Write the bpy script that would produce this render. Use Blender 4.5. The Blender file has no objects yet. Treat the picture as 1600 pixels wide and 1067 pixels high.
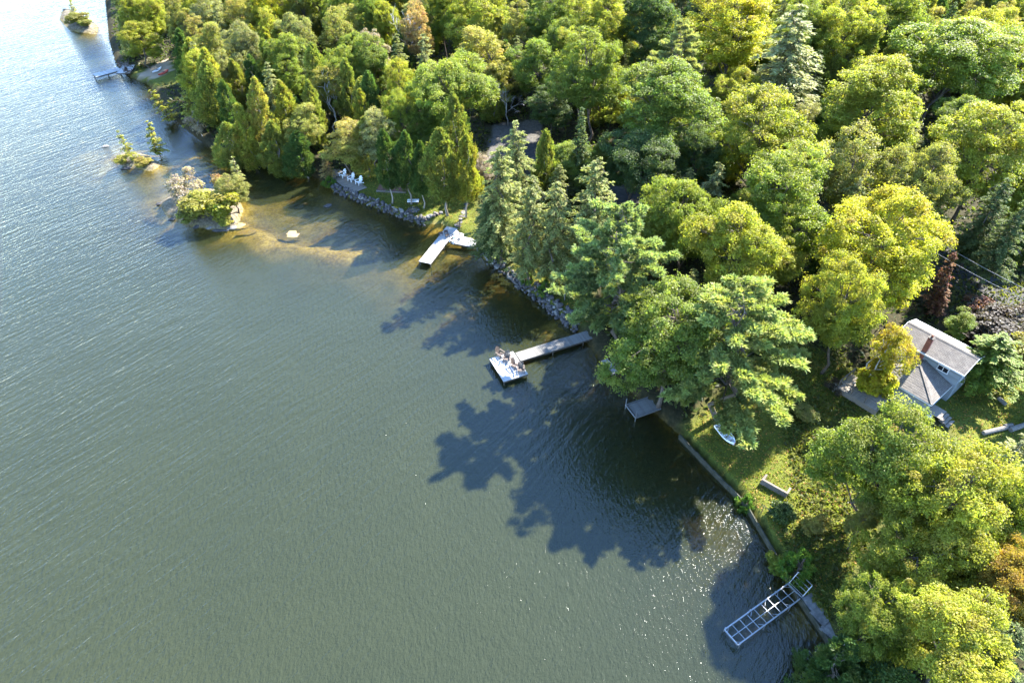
import bpy, math, numpy as np
from mathutils import Vector
R = math.radians
sc = bpy.context.scene
col = sc.collection

# ------------------------------------------------------------------ camera, sky, sun, exposure
CAM_H, PITCH, FPX = 55.0, R(42.0), 1067.0
SUN_AZ, SUN_EL = R(47.0), R(42.0)          # azimuth clockwise from +Y (straight ahead)
cam = bpy.data.cameras.new('camera'); cam.lens = 24.0; cam.sensor_width = 36.0; cam.clip_end = 6000
camo = bpy.data.objects.new('camera', cam); col.objects.link(camo)
camo.location = (0, 0, CAM_H); camo.rotation_euler = (R(90) - PITCH, 0, 0)
sc.camera = camo
world = bpy.data.worlds.new('World'); sc.world = world; world.use_nodes = True
wn = world.node_tree
sky = wn.nodes.new('ShaderNodeTexSky'); sky.sky_type = 'NISHITA'; sky.sun_disc = False
sky.sun_elevation = SUN_EL; sky.sun_rotation = SUN_AZ; sky.altitude = 300; sky.air_density = 1.0; sky.dust_density = 0.0; sky.ozone_density = 6.0
bgn = wn.nodes['Background']; bgn.inputs['Strength'].default_value = 0.15
wn.links.new(sky.outputs[0], bgn.inputs[0])
sl = bpy.data.lights.new('sun', 'SUN'); sl.energy = 5.0; sl.angle = R(0.9); sl.color = (1.0, 0.96, 0.88)
so = bpy.data.objects.new('sun', sl); col.objects.link(so)
sdir = Vector((math.sin(SUN_AZ) * math.cos(SUN_EL), math.cos(SUN_AZ) * math.cos(SUN_EL), math.sin(SUN_EL)))
so.rotation_euler = sdir.to_track_quat('Z', 'Y').to_euler(); so.location = sdir * 200
vs = sc.view_settings; vs.view_transform = 'Standard'; vs.look = 'None'; vs.gamma = 1; vs.use_curve_mapping = False
vs.exposure = 2.85
sc.cycles.max_bounces = 6; sc.cycles.diffuse_bounces = 2; sc.cycles.glossy_bounces = 3
sc.cycles.transmission_bounces = 3; sc.cycles.transparent_max_bounces = 6
sc.cycles.sample_clamp_indirect = 4.0; sc.cycles.sample_clamp_direct = 8.0; sc.cycles.caustics_reflective = False; sc.cycles.caustics_refractive = False

rng = np.random.default_rng(7)

# ------------------------------------------------------------------ geometry of the place
def ray(u, v):
    a, b = u - 800.0, v - 533.5
    return np.array([a, FPX * math.cos(PITCH) - b * math.sin(PITCH), -(FPX * math.sin(PITCH) + b * math.cos(PITCH))])
def W(u, v, z=0.0):
    d = ray(u, v); t = (z - CAM_H) / d[2]
    return np.array([t * d[0], t * d[1], z])
def proj(p):
    x, y, z = p[0], p[1], p[2] - CAM_H
    zc = y * math.cos(PITCH) - z * math.sin(PITCH); yc = -z * math.cos(PITCH) - y * math.sin(PITCH)
    return 800 + FPX * x / zc, 533.5 + FPX * yc / zc
def depth(p):
    return p[1] * math.cos(PITCH) + (CAM_H - p[2]) * math.sin(PITCH)

SHORE_PX = [(1335, 1067), (1290, 988), (1250, 930), (1205, 850), (1165, 782), (1115, 734), (1065, 680), (1020, 640), (975, 600), (945, 568), (905, 518),
            (872, 492), (838, 466), (795, 430), (752, 398), (738, 385), (712, 362), (690, 348), (665, 351), (640, 345), (600, 329), (560, 313), (522, 298), (500, 280),
            (470, 266), (420, 259), (380, 256), (340, 240), (310, 216), (285, 196), (262, 176), (246, 148), (232, 131), (205, 121), (184, 104), (172, 62), (166, 0)]
shore = [tuple(W(u, v)[:2]) for u, v in SHORE_PX]
SH = np.array([(420.0, -900.0), (60.0, -70.0), (31.0, 5.0)] + shore + [(-135.0, 300.0), (-230.0, 700.0), (-700.0, 2500.0)])
LAND = np.vstack([SH, [(4000, 4000), (4000, -4000), (1500, -4000)]])
def seg_dist(P, L, closed=False):
    d = np.full(len(P), 1e9)
    n = len(L) if closed else len(L) - 1
    for i in range(n):
        a, b = L[i], L[(i + 1) % len(L)]; ab = b - a
        t = np.clip(((P - a) @ ab) / max(ab @ ab, 1e-9), 0, 1)
        d = np.minimum(d, np.hypot(*(P - (a + t[:, None] * ab)).T))
    return d
def inside(P, poly):
    r = np.zeros(len(P), bool); n = len(poly); x, y = P[:, 0], P[:, 1]
    for i in range(n):
        x0, y0 = poly[i]; x1, y1 = poly[(i + 1) % n]
        c = ((y0 > y) != (y1 > y))
        with np.errstate(divide='ignore', invalid='ignore'):
            r ^= c & (x < (x1 - x0) * (y - y0) / (y1 - y0 if y1 != y0 else 1e-9) + x0)
    return r
def pxpoly(l, z=0.0): return np.array([W(u, v, z)[:2] for u, v in l])
ISL = [pxpoly([(250, 318), (262, 338), (298, 352), (350, 361), (370, 352), (378, 328), (368, 305), (330, 296), (282, 300)]),
       pxpoly([(176, 250), (200, 262), (238, 267), (250, 257), (226, 242), (196, 240)]),
       pxpoly([(94, 30), (112, 49), (150, 54), (152, 42), (124, 22), (100, 14)])]
SHOALS = [(pxpoly([(355, 352), (400, 362), (430, 380), (500, 392), (570, 398)]), 0.25, 3.4),
          (pxpoly([(165, 238), (230, 262), (330, 315), (420, 320), (480, 335), (540, 380)]), 0.85, 8.0),
          (pxpoly([(560, 390), (640, 430), (690, 470)]), 1.0, 7.0),
          (pxpoly([(300, 245), (345, 255)]), 0.3, 3.0),
          (pxpoly([(690, 352), (672, 385), (650, 400)]), 0.35, 3.4),
          (pxpoly([(705, 395), (735, 400)]), 0.45, 2.5),
          (pxpoly([(1280, 962), (1250, 968)]), 0.6, 1.3),
          (pxpoly([(880, 508), (858, 512)]), 0.4, 1.6)]
ROAD_PX = [(1760, 570), (1600, 478), (1520, 436), (1400, 372), (1250, 350), (1100, 338), (975, 308), (890, 262), (805, 214)]
def sst(a, b, x):
    t = np.clip((x - a) / (b - a), 0, 1); return t * t * (3 - 2 * t)
def wob(x, y):
    return (np.sin(x * .31 + 1.3) * np.cos(y * .27) + .6 * np.sin(x * .71 + y * .53) + .4 * np.cos(y * 1.13 - x * .87))
def terr(P):
    P = np.atleast_2d(np.asarray(P, float))[:, :2]
    s = seg_dist(P, SH); s = np.where(inside(P, LAND), s, -s)
    si = np.full(len(P), -1e9)
    for poly in ISL:
        d = seg_dist(P, poly, True); si = np.maximum(si, np.where(inside(P, poly), d, -d))
    n = wob(P[:, 0], P[:, 1])
    land = 0.72 + 0.06 * np.clip(s, 0, 40) + 0.02 * np.clip(s - 40, 0, 400) + n * .10 * sst(3, 12, s)
    bed = -0.45 - 0.17 * np.clip(-s, 0, 30) + n * .06 * sst(0, 3, -s)
    bedi = -0.25 - 0.22 * np.clip(-si, 0, 30)
    for line, d0, wd in SHOALS:
        d = np.abs(seg_dist(P, line) + n * .22 * wd); bedi = np.maximum(bedi, -d0 - 1.2 * (d / wd) ** 2 + n * .05)
    landi = 0.45 + 0.25 * np.clip(si, 0, 3) + n * .08
    z = np.maximum(bed, bedi)
    z = z + (landi - z) * sst(-0.7, 0.5, si)
    z = z + (land - z) * sst(-0.55, 0.45, s)
    return z, s, si
def tz(x, y): return float(terr([(x, y)])[0][0])
def G(u, v, dz=0.0):
    """ground point seen at a pixel, dz above the terrain"""
    z = 1.0
    for _ in range(12):
        p = W(u, v, z + dz); z = tz(p[0], p[1])
    return np.array([p[0], p[1], z])

# ------------------------------------------------------------------ material helpers
def newmat(name):
    m = bpy.data.materials.new(name); m.use_nodes = True
    nt = m.node_tree; nt.nodes.clear()
    out = nt.nodes.new('ShaderNodeOutputMaterial')
    return m, nt, out
def N(nt, t, **kw):
    n = nt.nodes.new(t)
    for k, v in kw.items():
        if k in n.inputs.keys() if isinstance(k, str) else False: n.inputs[k].default_value = v
        else: setattr(n, k, v)
    return n
def ramp(nt, stops):
    r = nt.nodes.new('ShaderNodeValToRGB'); e = r.color_ramp.elements
    while len(e) < len(stops): e.new(0.5)
    for el, (p, c) in zip(e, stops):
        el.position = p; el.color = c if len(c) == 4 else (*c, 1)
    return r
def mixc(nt, fac, a, b, mode='MIX'):
    m = nt.nodes.new('ShaderNodeMix'); m.data_type = 'RGBA'; m.blend_type = mode
    for sock, val in ((m.inputs[0], fac), (m.inputs[6], a), (m.inputs[7], b)):
        if hasattr(val, 'is_output'): nt.links.new(val, sock)
        elif isinstance(val, (int, float)): sock.default_value = val
        else: sock.default_value = (*val, 1) if len(val) == 3 else val
    return m.outputs[2]
def mathn(nt, op, a, b=0.0, c=0.0):
    m = nt.nodes.new('ShaderNodeMath'); m.operation = op
    for sock, val in zip(m.inputs, (a, b, c)):
        if hasattr(val, 'is_output'): nt.links.new(val, sock)
        else: sock.default_value = val
    return m.outputs[0]
def noise(nt, vec, scale, detail=4, rough=.55, dist=0.0):
    n = nt.nodes.new('ShaderNodeTexNoise'); n.inputs['Scale'].default_value = scale
    n.inputs['Detail'].default_value = detail; n.inputs['Roughness'].default_value = rough; n.inputs['Distortion'].default_value = dist
    if vec is not None: nt.links.new(vec, n.inputs['Vector'])
    return n.outputs[0]
def attr(nt, name):
    a = nt.nodes.new('ShaderNodeAttribute'); a.attribute_name = name; return a.outputs['Fac']
def objco(nt): return nt.nodes.new('ShaderNodeTexCoord').outputs['Object']
def bump(nt, h, strength=.4, dist=.05):
    b = nt.nodes.new('ShaderNodeBump'); b.inputs['Strength'].default_value = strength; b.inputs['Distance'].default_value = dist
    nt.links.new(h, b.inputs['Height']); return b.outputs[0]
def princ(nt, out, color, rough=.7, normal=None, spec=.4, metal=0.0):
    p = nt.nodes.new('ShaderNodeBsdfPrincipled')
    if hasattr(color, 'is_output'): nt.links.new(color, p.inputs['Base Color'])
    else: p.inputs['Base Color'].default_value = (*color, 1)
    if hasattr(rough, 'is_output'): nt.links.new(rough, p.inputs['Roughness'])
    else: p.inputs['Roughness'].default_value = rough
    p.inputs['Specular IOR Level'].default_value = spec; p.inputs['Metallic'].default_value = metal
    if normal is not None: nt.links.new(normal, p.inputs['Normal'])
    nt.links.new(p.outputs[0], out.inputs[0]); return p
def worn(name, c0, c1, scale=6.0, rough=.8, bs=.4, bd=.01, stretch=None, metal=0.0, spec=.35, island=True):
    """two-tone worn surface with a per-object shift in brightness"""
    m, nt, out = newmat(name); co = objco(nt)
    if stretch:
        mp = nt.nodes.new('ShaderNodeMapping'); mp.inputs['Scale'].default_value = stretch; nt.links.new(co, mp.inputs[0]); co = mp.outputs[0]
    n = noise(nt, co, scale, 6, .6)
    r = ramp(nt, [(.32, c0), (.68, c1)]); nt.links.new(n, r.inputs[0])
    oi = nt.nodes.new('ShaderNodeObjectInfo')
    k = mathn(nt, 'MULTIPLY_ADD', oi.outputs['Random'], .35, .82)
    h = nt.nodes.new('ShaderNodeHueSaturation'); nt.links.new(k, h.inputs['Value']); nt.links.new(r.outputs[0], h.inputs['Color'])
    princ(nt, out, h.outputs[0], rough, bump(nt, n, bs, bd), spec, metal); return m
M = {}
M['bark'] = worn('bark', (.045, .034, .026), (.15, .12, .095), 5, .95, .8, .03, (3, 3, .5))
M['bark_pale'] = worn('bark_pale', (.14, .115, .09), (.32, .28, .24), 4, .9, .6, .02, (3, 3, .6))
M['bark_white'] = worn('bark_white', (.32, .29, .25), (.68, .66, .61), 5, .8, .4, .01, (1, 1, 3))
M['bark_grey'] = worn('bark_grey', (.20, .185, .17), (.44, .42, .40), 5, .9, .5, .01, (3, 3, .6))
M['deck_pale'] = worn('deck_pale', (.27, .265, .255), (.43, .415, .40), 5, .8, .3, .004, (1, 8, 8))
M['deck_grey'] = worn('deck_grey', (.20, .19, .18), (.36, .345, .33), 5, .85, .4, .005, (1, 8, 8))
M['deck_dark'] = worn('deck_dark', (.09, .088, .08), (.19, .18, .165), 5, .85, .4, .005, (1, 8, 8))
M['deck_brown'] = worn('deck_brown', (.14, .115, .09), (.28, .24, .195), 5, .85, .4, .005, (1, 8, 8))
M['beam_dark'] = worn('beam_dark', (.04, .034, .028), (.09, .078, .065), 4, .9, .4, .01)
M['metal'] = worn('metal', (.19, .195, .20), (.34, .345, .35), 9, .45, .2, .002, None, .6, .5)
M['stone'] = worn('stone', (.026, .023, .023), (.10, .092, .09), 3.0, .92, .8, .05)
M['stone_pale'] = worn('stone_pale', (.085, .08, .075), (.19, .18, .165), 3.0, .9, .6, .04)
M['stone_ochre'] = worn('stone_ochre', (.15, .10, .045), (.30, .22, .10), 2.2, .85, .6, .04)
M['concrete'] = worn('concrete', (.24, .22, .20), (.44, .41, .38), 2.4, .92, .5, .02)
M['wall_old_shaded'] = worn('old_wall_shaded', (.02, .022, .012), (.06, .057, .042), 2.0, .95, .6, .03)  # mossy seawall tone, deepened so the sunlit wall reads as shaded
M['timber'] = worn('timber', (.07, .058, .046), (.17, .145, .12), 4, .9, .5, .01, (1, 6, 6))
M['log'] = worn('log', (.09, .08, .07), (.22, .20, .175), 4, .92, .7, .02, (.6, 4, 4))
M['white'] = worn('white_paint', (.60, .60, .60), (.80, .80, .79), 5, .55, .15, .003)
M['brown_paint'] = worn('brown_paint', (.055, .04, .032), (.11, .085, .07), 6, .55, .15, .003)
M['siding'] = worn('siding', (.20, .235, .26), (.27, .305, .33), 3, .7, .1, .002, (.4, .4, 6))
M['trim'] = worn('trim', (.62, .63, .64), (.78, .79, .80), 3, .6, .1, .002)
M['brick'] = worn('brick_red', (.17, .06, .04), (.33, .13, .085), 9, .9, .5, .01, (1, 1, 2.5))
M['red'] = worn('red_paint', (.38, .05, .03), (.55, .10, .06), 5, .5, .1, .002)
M['asphalt'] = worn('asphalt', (.03, .03, .03), (.075, .07, .066), 1.2, .95, .5, .01)
M['wire'] = worn('wire', (.12, .12, .12), (.22, .22, .22), 4, .5, .1, .001, None, .5)
M['mulch'] = worn('mulch', (.07, .035, .022), (.17, .09, .06), 7, .95, .9, .05)
def glass_mat():
    m, nt, out = newmat('window_glass'); princ(nt, out, (.012, .014, .017), .06, None, .6); return m
M['glass'] = glass_mat()
def shingle_mat():
    m, nt, out = newmat('shingles'); co = objco(nt)
    br = nt.nodes.new('ShaderNodeTexBrick'); nt.links.new(co, br.inputs[0]); br.inputs['Scale'].default_value = 1.0
    br.inputs['Brick Width'].default_value = .34; br.inputs['Row Height'].default_value = .16; br.inputs['Mortar Size'].default_value = .012
    br.inputs['Color1'].default_value = (.125, .112, .098, 1); br.inputs['Color2'].default_value = (.175, .158, .138, 1); br.inputs['Mortar'].default_value = (.06, .054, .048, 1)
    n = noise(nt, co, .9, 5, .6); r = ramp(nt, [(.3, (.72, .72, .74)), (.7, (1.05, 1.03, 1.0))]); nt.links.new(n, r.inputs[0])
    n2 = noise(nt, co, 30, 3)
    c = mixc(nt, 1.0, br.outputs[0], r.outputs[0], 'MULTIPLY')
    princ(nt, out, c, .95, bump(nt, n2, .5, .01), .2); return m
M['shingle'] = shingle_mat()
def leaf_mat(name, transl=.34, spec=.25, sat=1.0):
    m, nt, out = newmat(name)
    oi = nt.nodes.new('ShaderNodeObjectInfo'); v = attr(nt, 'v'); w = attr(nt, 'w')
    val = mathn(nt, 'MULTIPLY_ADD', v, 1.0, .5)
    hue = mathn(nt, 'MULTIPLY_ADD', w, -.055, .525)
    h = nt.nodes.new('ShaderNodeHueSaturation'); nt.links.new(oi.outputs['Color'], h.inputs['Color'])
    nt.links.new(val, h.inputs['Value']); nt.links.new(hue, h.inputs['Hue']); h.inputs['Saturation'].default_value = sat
    p = nt.nodes.new('ShaderNodeBsdfPrincipled'); nt.links.new(h.outputs[0], p.inputs['Base Color'])
    p.inputs['Roughness'].default_value = .5; p.inputs['Specular IOR Level'].default_value = spec
    t = nt.nodes.new('ShaderNodeBsdfTranslucent')
    tc = mixc(nt, 1.0, h.outputs[0], (1.4, 1.5, .6), 'MULTIPLY'); nt.links.new(tc, t.inputs[0])
    mx = nt.nodes.new('ShaderNodeMixShader'); mx.inputs[0].default_value = transl
    nt.links.new(p.outputs[0], mx.inputs[1]); nt.links.new(t.outputs[0], mx.inputs[2]); nt.links.new(mx.outputs[0], out.inputs[0]); return m
M['leaf'] = leaf_mat('broad_leaves', .55, .3)
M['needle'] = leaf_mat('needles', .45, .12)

# ------------------------------------------------------------------ mesh helpers
def mesh_np(name, V, F, mat=None, smooth=False, fattr=None):
    V = np.asarray(V, np.float32); me = bpy.data.meshes.new(name)
    if isinstance(F, np.ndarray):
        k = F.shape[1]; nf = len(F); idx = F.astype(np.int32).ravel(); tot = np.full(nf, k, np.int32)
    else:
        nf = len(F); tot = np.array([len(f) for f in F], np.int32); idx = np.fromiter((i for f in F for i in f), np.int32)
    me.vertices.add(len(V)); me.vertices.foreach_set('co', V.ravel())
    me.loops.add(len(idx)); me.loops.foreach_set('vertex_index', idx)
    me.polygons.add(nf); me.polygons.foreach_set('loop_start', np.concatenate([[0], np.cumsum(tot)[:-1]]).astype(np.int32))
    me.update(calc_edges=True)
    me.polygons.foreach_set('use_smooth', np.full(nf, smooth, bool))
    if fattr:
        for k, a in fattr.items():
            at = me.attributes.new(k, 'FLOAT', 'FACE'); at.data.foreach_set('value', np.asarray(a, np.float32))
    if mat is not None: me.materials.append(mat)
    me.validate(); return me
class MB:
    """collects boxes, bars, tubes into one mesh"""
    def __init__(s): s.V = []; s.F = []
    def add(s, V, F):
        o = len(s.V); s.V += [tuple(map(float, v)) for v in V]; s.F += [tuple(i + o for i in f) for f in F]; return s
    def box(s, c, d, rz=0.0):
        x, y, z = d[0] / 2, d[1] / 2, d[2] / 2; cs, sn = math.cos(rz), math.sin(rz)
        P = [(a * x, b * y, e * z) for e in (-1, 1) for a, b in ((-1, -1), (1, -1), (1, 1), (-1, 1))]
        return s.add([(c[0] + p[0] * cs - p[1] * sn, c[1] + p[0] * sn + p[1] * cs, c[2] + p[2]) for p in P],
                     [(3, 2, 1, 0), (4, 5, 6, 7), (0, 1, 5, 4), (1, 2, 6, 5), (2, 3, 7, 6), (3, 0, 4, 7)])
    def bar(s, a, b, w, h):
        a, b = Vector(a), Vector(b); d = (b - a).normalized(); up = Vector((0, 0, 1)) if abs(d.z) < .95 else Vector((0, 1, 0))
        sx = d.cross(up).normalized() * w / 2; su = sx.cross(d).normalized() * h / 2
        P = [p + i * sx + j * su for p in (a, b) for i, j in ((-1, -1), (1, -1), (1, 1), (-1, 1))]
        return s.add(P, [(3, 2, 1, 0), (4, 5, 6, 7), (0, 1, 5, 4), (1, 2, 6, 5), (2, 3, 7, 6), (3, 0, 4, 7)])
    def tube(s, pts, rad, n=7):
        pts = [Vector(p) for p in pts]; o = len(s.V); V = []; F = []
        for i, p in enumerate(pts):
            d = (pts[min(i + 1, len(pts) - 1)] - pts[max(i - 1, 0)]).normalized()
            a = d.cross(Vector((0, 0, 1)) if abs(d.z) < .9 else Vector((1, 0, 0))).normalized(); b = d.cross(a)
            r = rad[i] if hasattr(rad, '__len__') else rad
            V += [p + (a * math.cos(2 * math.pi * k / n) + b * math.sin(2 * math.pi * k / n)) * r for k in range(n)]
        for i in range(len(pts) - 1):
            for k in range(n):
                F.append((i * n + k, i * n + (k + 1) % n, (i + 1) * n + (k + 1) % n, (i + 1) * n + k))
        F.append(tuple(range(n - 1, -1, -1))); F.append(tuple(range((len(pts) - 1) * n, len(pts) * n)))
        return s.add(V, F)
    def mesh(s, name, mat, smooth=False): return mesh_np(name, s.V, s.F, mat, smooth)
    def build(s, name, mat, parent=None, smooth=False): return link(name, s.mesh(name, mat, smooth), parent)
def link(name, me, parent=None, loc=None, rz=0.0, scl=None):
    o = bpy.data.objects.new(name, me); col.objects.link(o)
    if parent is not None: o.parent = parent
    if loc is not None: o.location = loc
    if rz: o.rotation_euler[2] = rz
    if scl is not None: o.scale = scl
    return o
def tag(o, label=None, cat=None, group=None, kind=None):
    if label: o['label'] = label
    if cat: o['category'] = cat
    if group: o['group'] = group
    if kind: o['kind'] = kind
    return o
def thing(name, label, cat, loc=(0, 0, 0), rz=0.0, group=None):
    o = bpy.data.objects.new(name, None); col.objects.link(o); o.empty_display_size = .3
    o.location = loc; o.rotation_euler = (0, 0, rz); return tag(o, label, cat, group)

# ------------------------------------------------------------------ ground and lake
def axis(segs):
    out = []
    for a, b, st in segs: out += list(np.arange(a, b, st))
    return np.array(out + [segs[-1][1]])
gx = axis([(-3000, -400, 200), (-400, -160, 12), (-160, -62, 1.0), (-62, 62, .62), (62, 170, 1.8), (170, 400, 15), (400, 3000, 200)])
gy = axis([(-600, -40, 40), (-40, 12, 4), (12, 120, .62), (120, 215, 1.1), (215, 400, 9), (400, 3600, 200)])
GX, GY = np.meshgrid(gx, gy); P2 = np.stack([GX.ravel(), GY.ravel()], 1)
TZ, TS, TSI = terr(P2)
nx, ny = len(gx), len(gy); ii = np.arange(nx * ny).reshape(ny, nx)
GF = np.stack([ii[:-1, :-1], ii[:-1, 1:], ii[1:, 1:], ii[1:, :-1]], -1).reshape(-1, 4)
LAWNS = [[(505, 285), (560, 272), (700, 262), (745, 300), (745, 385), (700, 360), (660, 345), (600, 322)],
         [(1065, 672), (1150, 600), (1250, 545), (1330, 590), (1420, 640), (1400, 760), (1330, 900), (1290, 985), (1205, 850), (1165, 780), (1115, 732)],
         [(1440, 625), (1520, 585), (1700, 600), (1700, 720), (1500, 720)],
         [(205, 112), (270, 96), (285, 130), (240, 132)],
         [(780, 415), (905, 400), (930, 500), (900, 505)]]
ROAD = pxpoly(ROAD_PX, 3.0)
grass = np.zeros(len(P2))
for l in LAWNS: 
    pl = pxpoly(l, 1.0); d = seg_dist(P2, pl, True); d = np.where(inside(P2, pl), d, -d); grass = np.maximum(grass, sst(-1.5, 1.0, d))
shoal = 1 - sst(1.0, 3.5, -TSI)
for line, d0, wd in SHOALS: shoal = np.maximum(shoal, 1 - sst(.7 * wd, 1.25 * wd, seg_dist(P2, line)))
grav = 1 - sst(2.2, 5.0, seg_dist(P2, ROAD)); cl = pxpoly([(770, 190), (845, 185), (850, 235), (760, 240)], 3.0)
grav = np.maximum(grav, np.where(inside(P2, cl), 1, 0)); sandp = pxpoly([(212, 118), (262, 94), (270, 112), (240, 124)], .8)
sand = np.where(inside(P2, sandp), 1.0, 0.0)
def add_attr(me, name, a):
    at = me.attributes.new(name, 'FLOAT', 'POINT'); at.data.foreach_set('value', np.asarray(a, np.float32))
def ground_mat():
    m, nt, out = newmat('ground'); co = objco(nt)
    n1 = noise(nt, co, .35, 6, .6); n2 = noise(nt, co, 2.6, 6, .65); n3 = noise(nt, co, 14, 4, .6)
    fl = ramp(nt, [(.3, (.014, .016, .007)), (.5, (.030, .027, .012)), (.72, (.060, .046, .023))]); nt.links.new(n2, fl.inputs[0])
    gr = ramp(nt, [(.25, (.045, .06, .010)), (.5, (.09, .105, .015)), (.75, (.17, .15, .032))]); nt.links.new(mathn(nt, 'MULTIPLY_ADD', n3, .5, mathn(nt, 'MULTIPLY', n1, .5)), gr.inputs[0])
    gv = ramp(nt, [(.3, (.06, .055, .05)), (.7, (.14, .13, .118))]); nt.links.new(n2, gv.inputs[0])
    c = mixc(nt, mathn(nt, 'MULTIPLY', attr(nt, 'gravel'), .8), fl.outputs[0], gv.outputs[0])
    gm = mathn(nt, 'SMOOTHSTEP' if False else 'MULTIPLY', attr(nt, 'grass'), mathn(nt, 'MINIMUM', mathn(nt, 'MULTIPLY_ADD', n2, 2.6, -.35), 1.0))
    c = mixc(nt, mathn(nt, 'MAXIMUM', gm, 0.0), c, gr.outputs[0])
    c = mixc(nt, attr(nt, 'sand'), c, (.26, .21, .15))
    bd = ramp(nt, [(.34, (.012, .009, .004)), (.5, (.045, .030, .008)), (.64, (.12, .085, .022)), (.8, (.18, .14, .05))])
    nt.links.new(mathn(nt, 'MULTIPLY_ADD', n1, .55, mathn(nt, 'MULTIPLY', n2, .45)), bd.inputs[0])
    sh_ = ramp(nt, [(.36, (.05, .036, .012)), (.5, (.21, .155, .05)), (.64, (.40, .33, .15))]); nt.links.new(mathn(nt, 'MULTIPLY_ADD', n1, .5, mathn(nt, 'MULTIPLY', n2, .5)), sh_.inputs[0])
    bdc = mixc(nt, attr(nt, 'shoal'), bd.outputs[0], sh_.outputs[0])
    isl = ramp(nt, [(.35, (.055, .045, .03)), (.55, (.15, .125, .085)), (.72, (.26, .23, .18))]); nt.links.new(n2, isl.inputs[0])
    c = mixc(nt, attr(nt, 'isle'), c, isl.outputs[0])
    c = mixc(nt, attr(nt, 'bed'), c, bdc)
    princ(nt, out, c, .95, bump(nt, n3, .8, .12), .15); return m
me = mesh_np('ground', np.column_stack([P2, TZ]), GF, ground_mat(), True)
add_attr(me, 'grass', grass); add_attr(me, 'gravel', grav); add_attr(me, 'sand', sand); add_attr(me, 'shoal', shoal); add_attr(me, 'isle', sst(-.9, .2, TSI)); add_attr(me, 'bed', sst(.25, -.1, TZ) if False else 1 - sst(-.12, .22, TZ))
tag(link('ground', me), kind='structure')

def water_mat():
    m, nt, out = newmat('lake_water'); co = objco(nt)
    def rip(rot, sx, sy, scale, detail, dist):
        mp = nt.nodes.new('ShaderNodeMapping'); mp.vector_type = 'TEXTURE'; mp.inputs['Rotation'].default_value = (0, 0, -rot); mp.inputs['Scale'].default_value = (1 / sx, 1 / sy, 1)
        nt.links.new(co, mp.inputs[0]); return noise(nt, mp.outputs[0], scale, detail, .5, dist)
    a = rip(R(-50), .17, 1.2, 1.45, 3, .3); b = rip(R(-66), .45, 1.3, 3.2, 3, .4); c = rip(R(-30), .25, .5, .35, 2, .3); e = rip(R(-58), .7, 1.3, 6.5, 2, .3); f_ = rip(R(-95), .5, 1.2, 2.5, 3, .3)
    calm = noise(nt, co, .06, 3, .5)
    h = mathn(nt, 'ADD', mathn(nt, 'MULTIPLY', a, 1.0), mathn(nt, 'ADD', mathn(nt, 'MULTIPLY_ADD', e, .27, mathn(nt, 'MULTIPLY_ADD', f_, .5, mathn(nt, 'MULTIPLY', b, .32))), mathn(nt, 'MULTIPLY', c, .7)))
    h = mathn(nt, 'MULTIPLY', h, mathn(nt, 'MULTIPLY_ADD', calm, .5, .75))
    nb = bump(nt, h, 1.0, .105)
    dep = attr(nt, 'depth')
    murk = mathn(nt, 'SUBTRACT', 1.0, mathn(nt, 'EXPONENT', mathn(nt, 'MULTIPLY', dep, -.8)))
    cl = noise(nt, co, .045, 4, .6, .6)
    mc = ramp(nt, [(.3, (.0180, .0215, .0086)), (.7, (.0212, .0245, .0094))]); nt.links.new(cl, mc.inputs[0])
    df = nt.nodes.new('ShaderNodeBsdfDiffuse'); nt.links.new(mc.outputs[0], df.inputs[0])
    nbs = bump(nt, h, .8, .30); nt.links.new(nbs, df.inputs['Normal'])
    tr = nt.nodes.new('ShaderNodeBsdfTransparent'); tr.inputs[0].default_value = (.78, .74, .50, 1)
    body = nt.nodes.new('ShaderNodeMixShader'); nt.links.new(murk, body.inputs[0]); nt.links.new(tr.outputs[0], body.inputs[1]); nt.links.new(df.outputs[0], body.inputs[2])
    gl = nt.nodes.new('ShaderNodeBsdfGlossy'); gl.inputs['Roughness'].default_value = .035; nt.links.new(nb, gl.inputs['Normal'])
    fr = nt.nodes.new('ShaderNodeFresnel'); fr.inputs['IOR'].default_value = 1.47; nt.links.new(nb, fr.inputs['Normal'])
    mx = nt.nodes.new('ShaderNodeMixShader'); geo = nt.nodes.new('ShaderNodeNewGeometry')          # light leaving the water downwards is refracted, not totally reflected
    ff = mathn(nt, 'ADD', mathn(nt, 'MULTIPLY', fr.outputs[0], mathn(nt, 'SUBTRACT', 1.0, geo.outputs['Backfacing'])), mathn(nt, 'MULTIPLY', geo.outputs['Backfacing'], .06))
    nt.links.new(ff, mx.inputs[0]); nt.links.new(body.outputs[0], mx.inputs[1]); nt.links.new(gl.outputs[0], mx.inputs[2])
    nt.links.new(mx.outputs[0], out.inputs[0]); return m
keep = (TZ.reshape(ny, nx) < .35)
kf = keep[:-1, :-1] | keep[:-1, 1:] | keep[1:, 1:] | keep[1:, :-1]
WF = GF[kf.ravel()]; used = np.unique(WF); mp_ = np.full(nx * ny, -1); mp_[used] = np.arange(len(used))
me = mesh_np('lake_water', np.column_stack([P2[used], np.zeros(len(used))]), mp_[WF], water_mat(), True)
add_attr(me, 'depth', np.clip(-TZ[used], 0, 20))
tag(link('lake_water', me), kind='structure')

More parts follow.
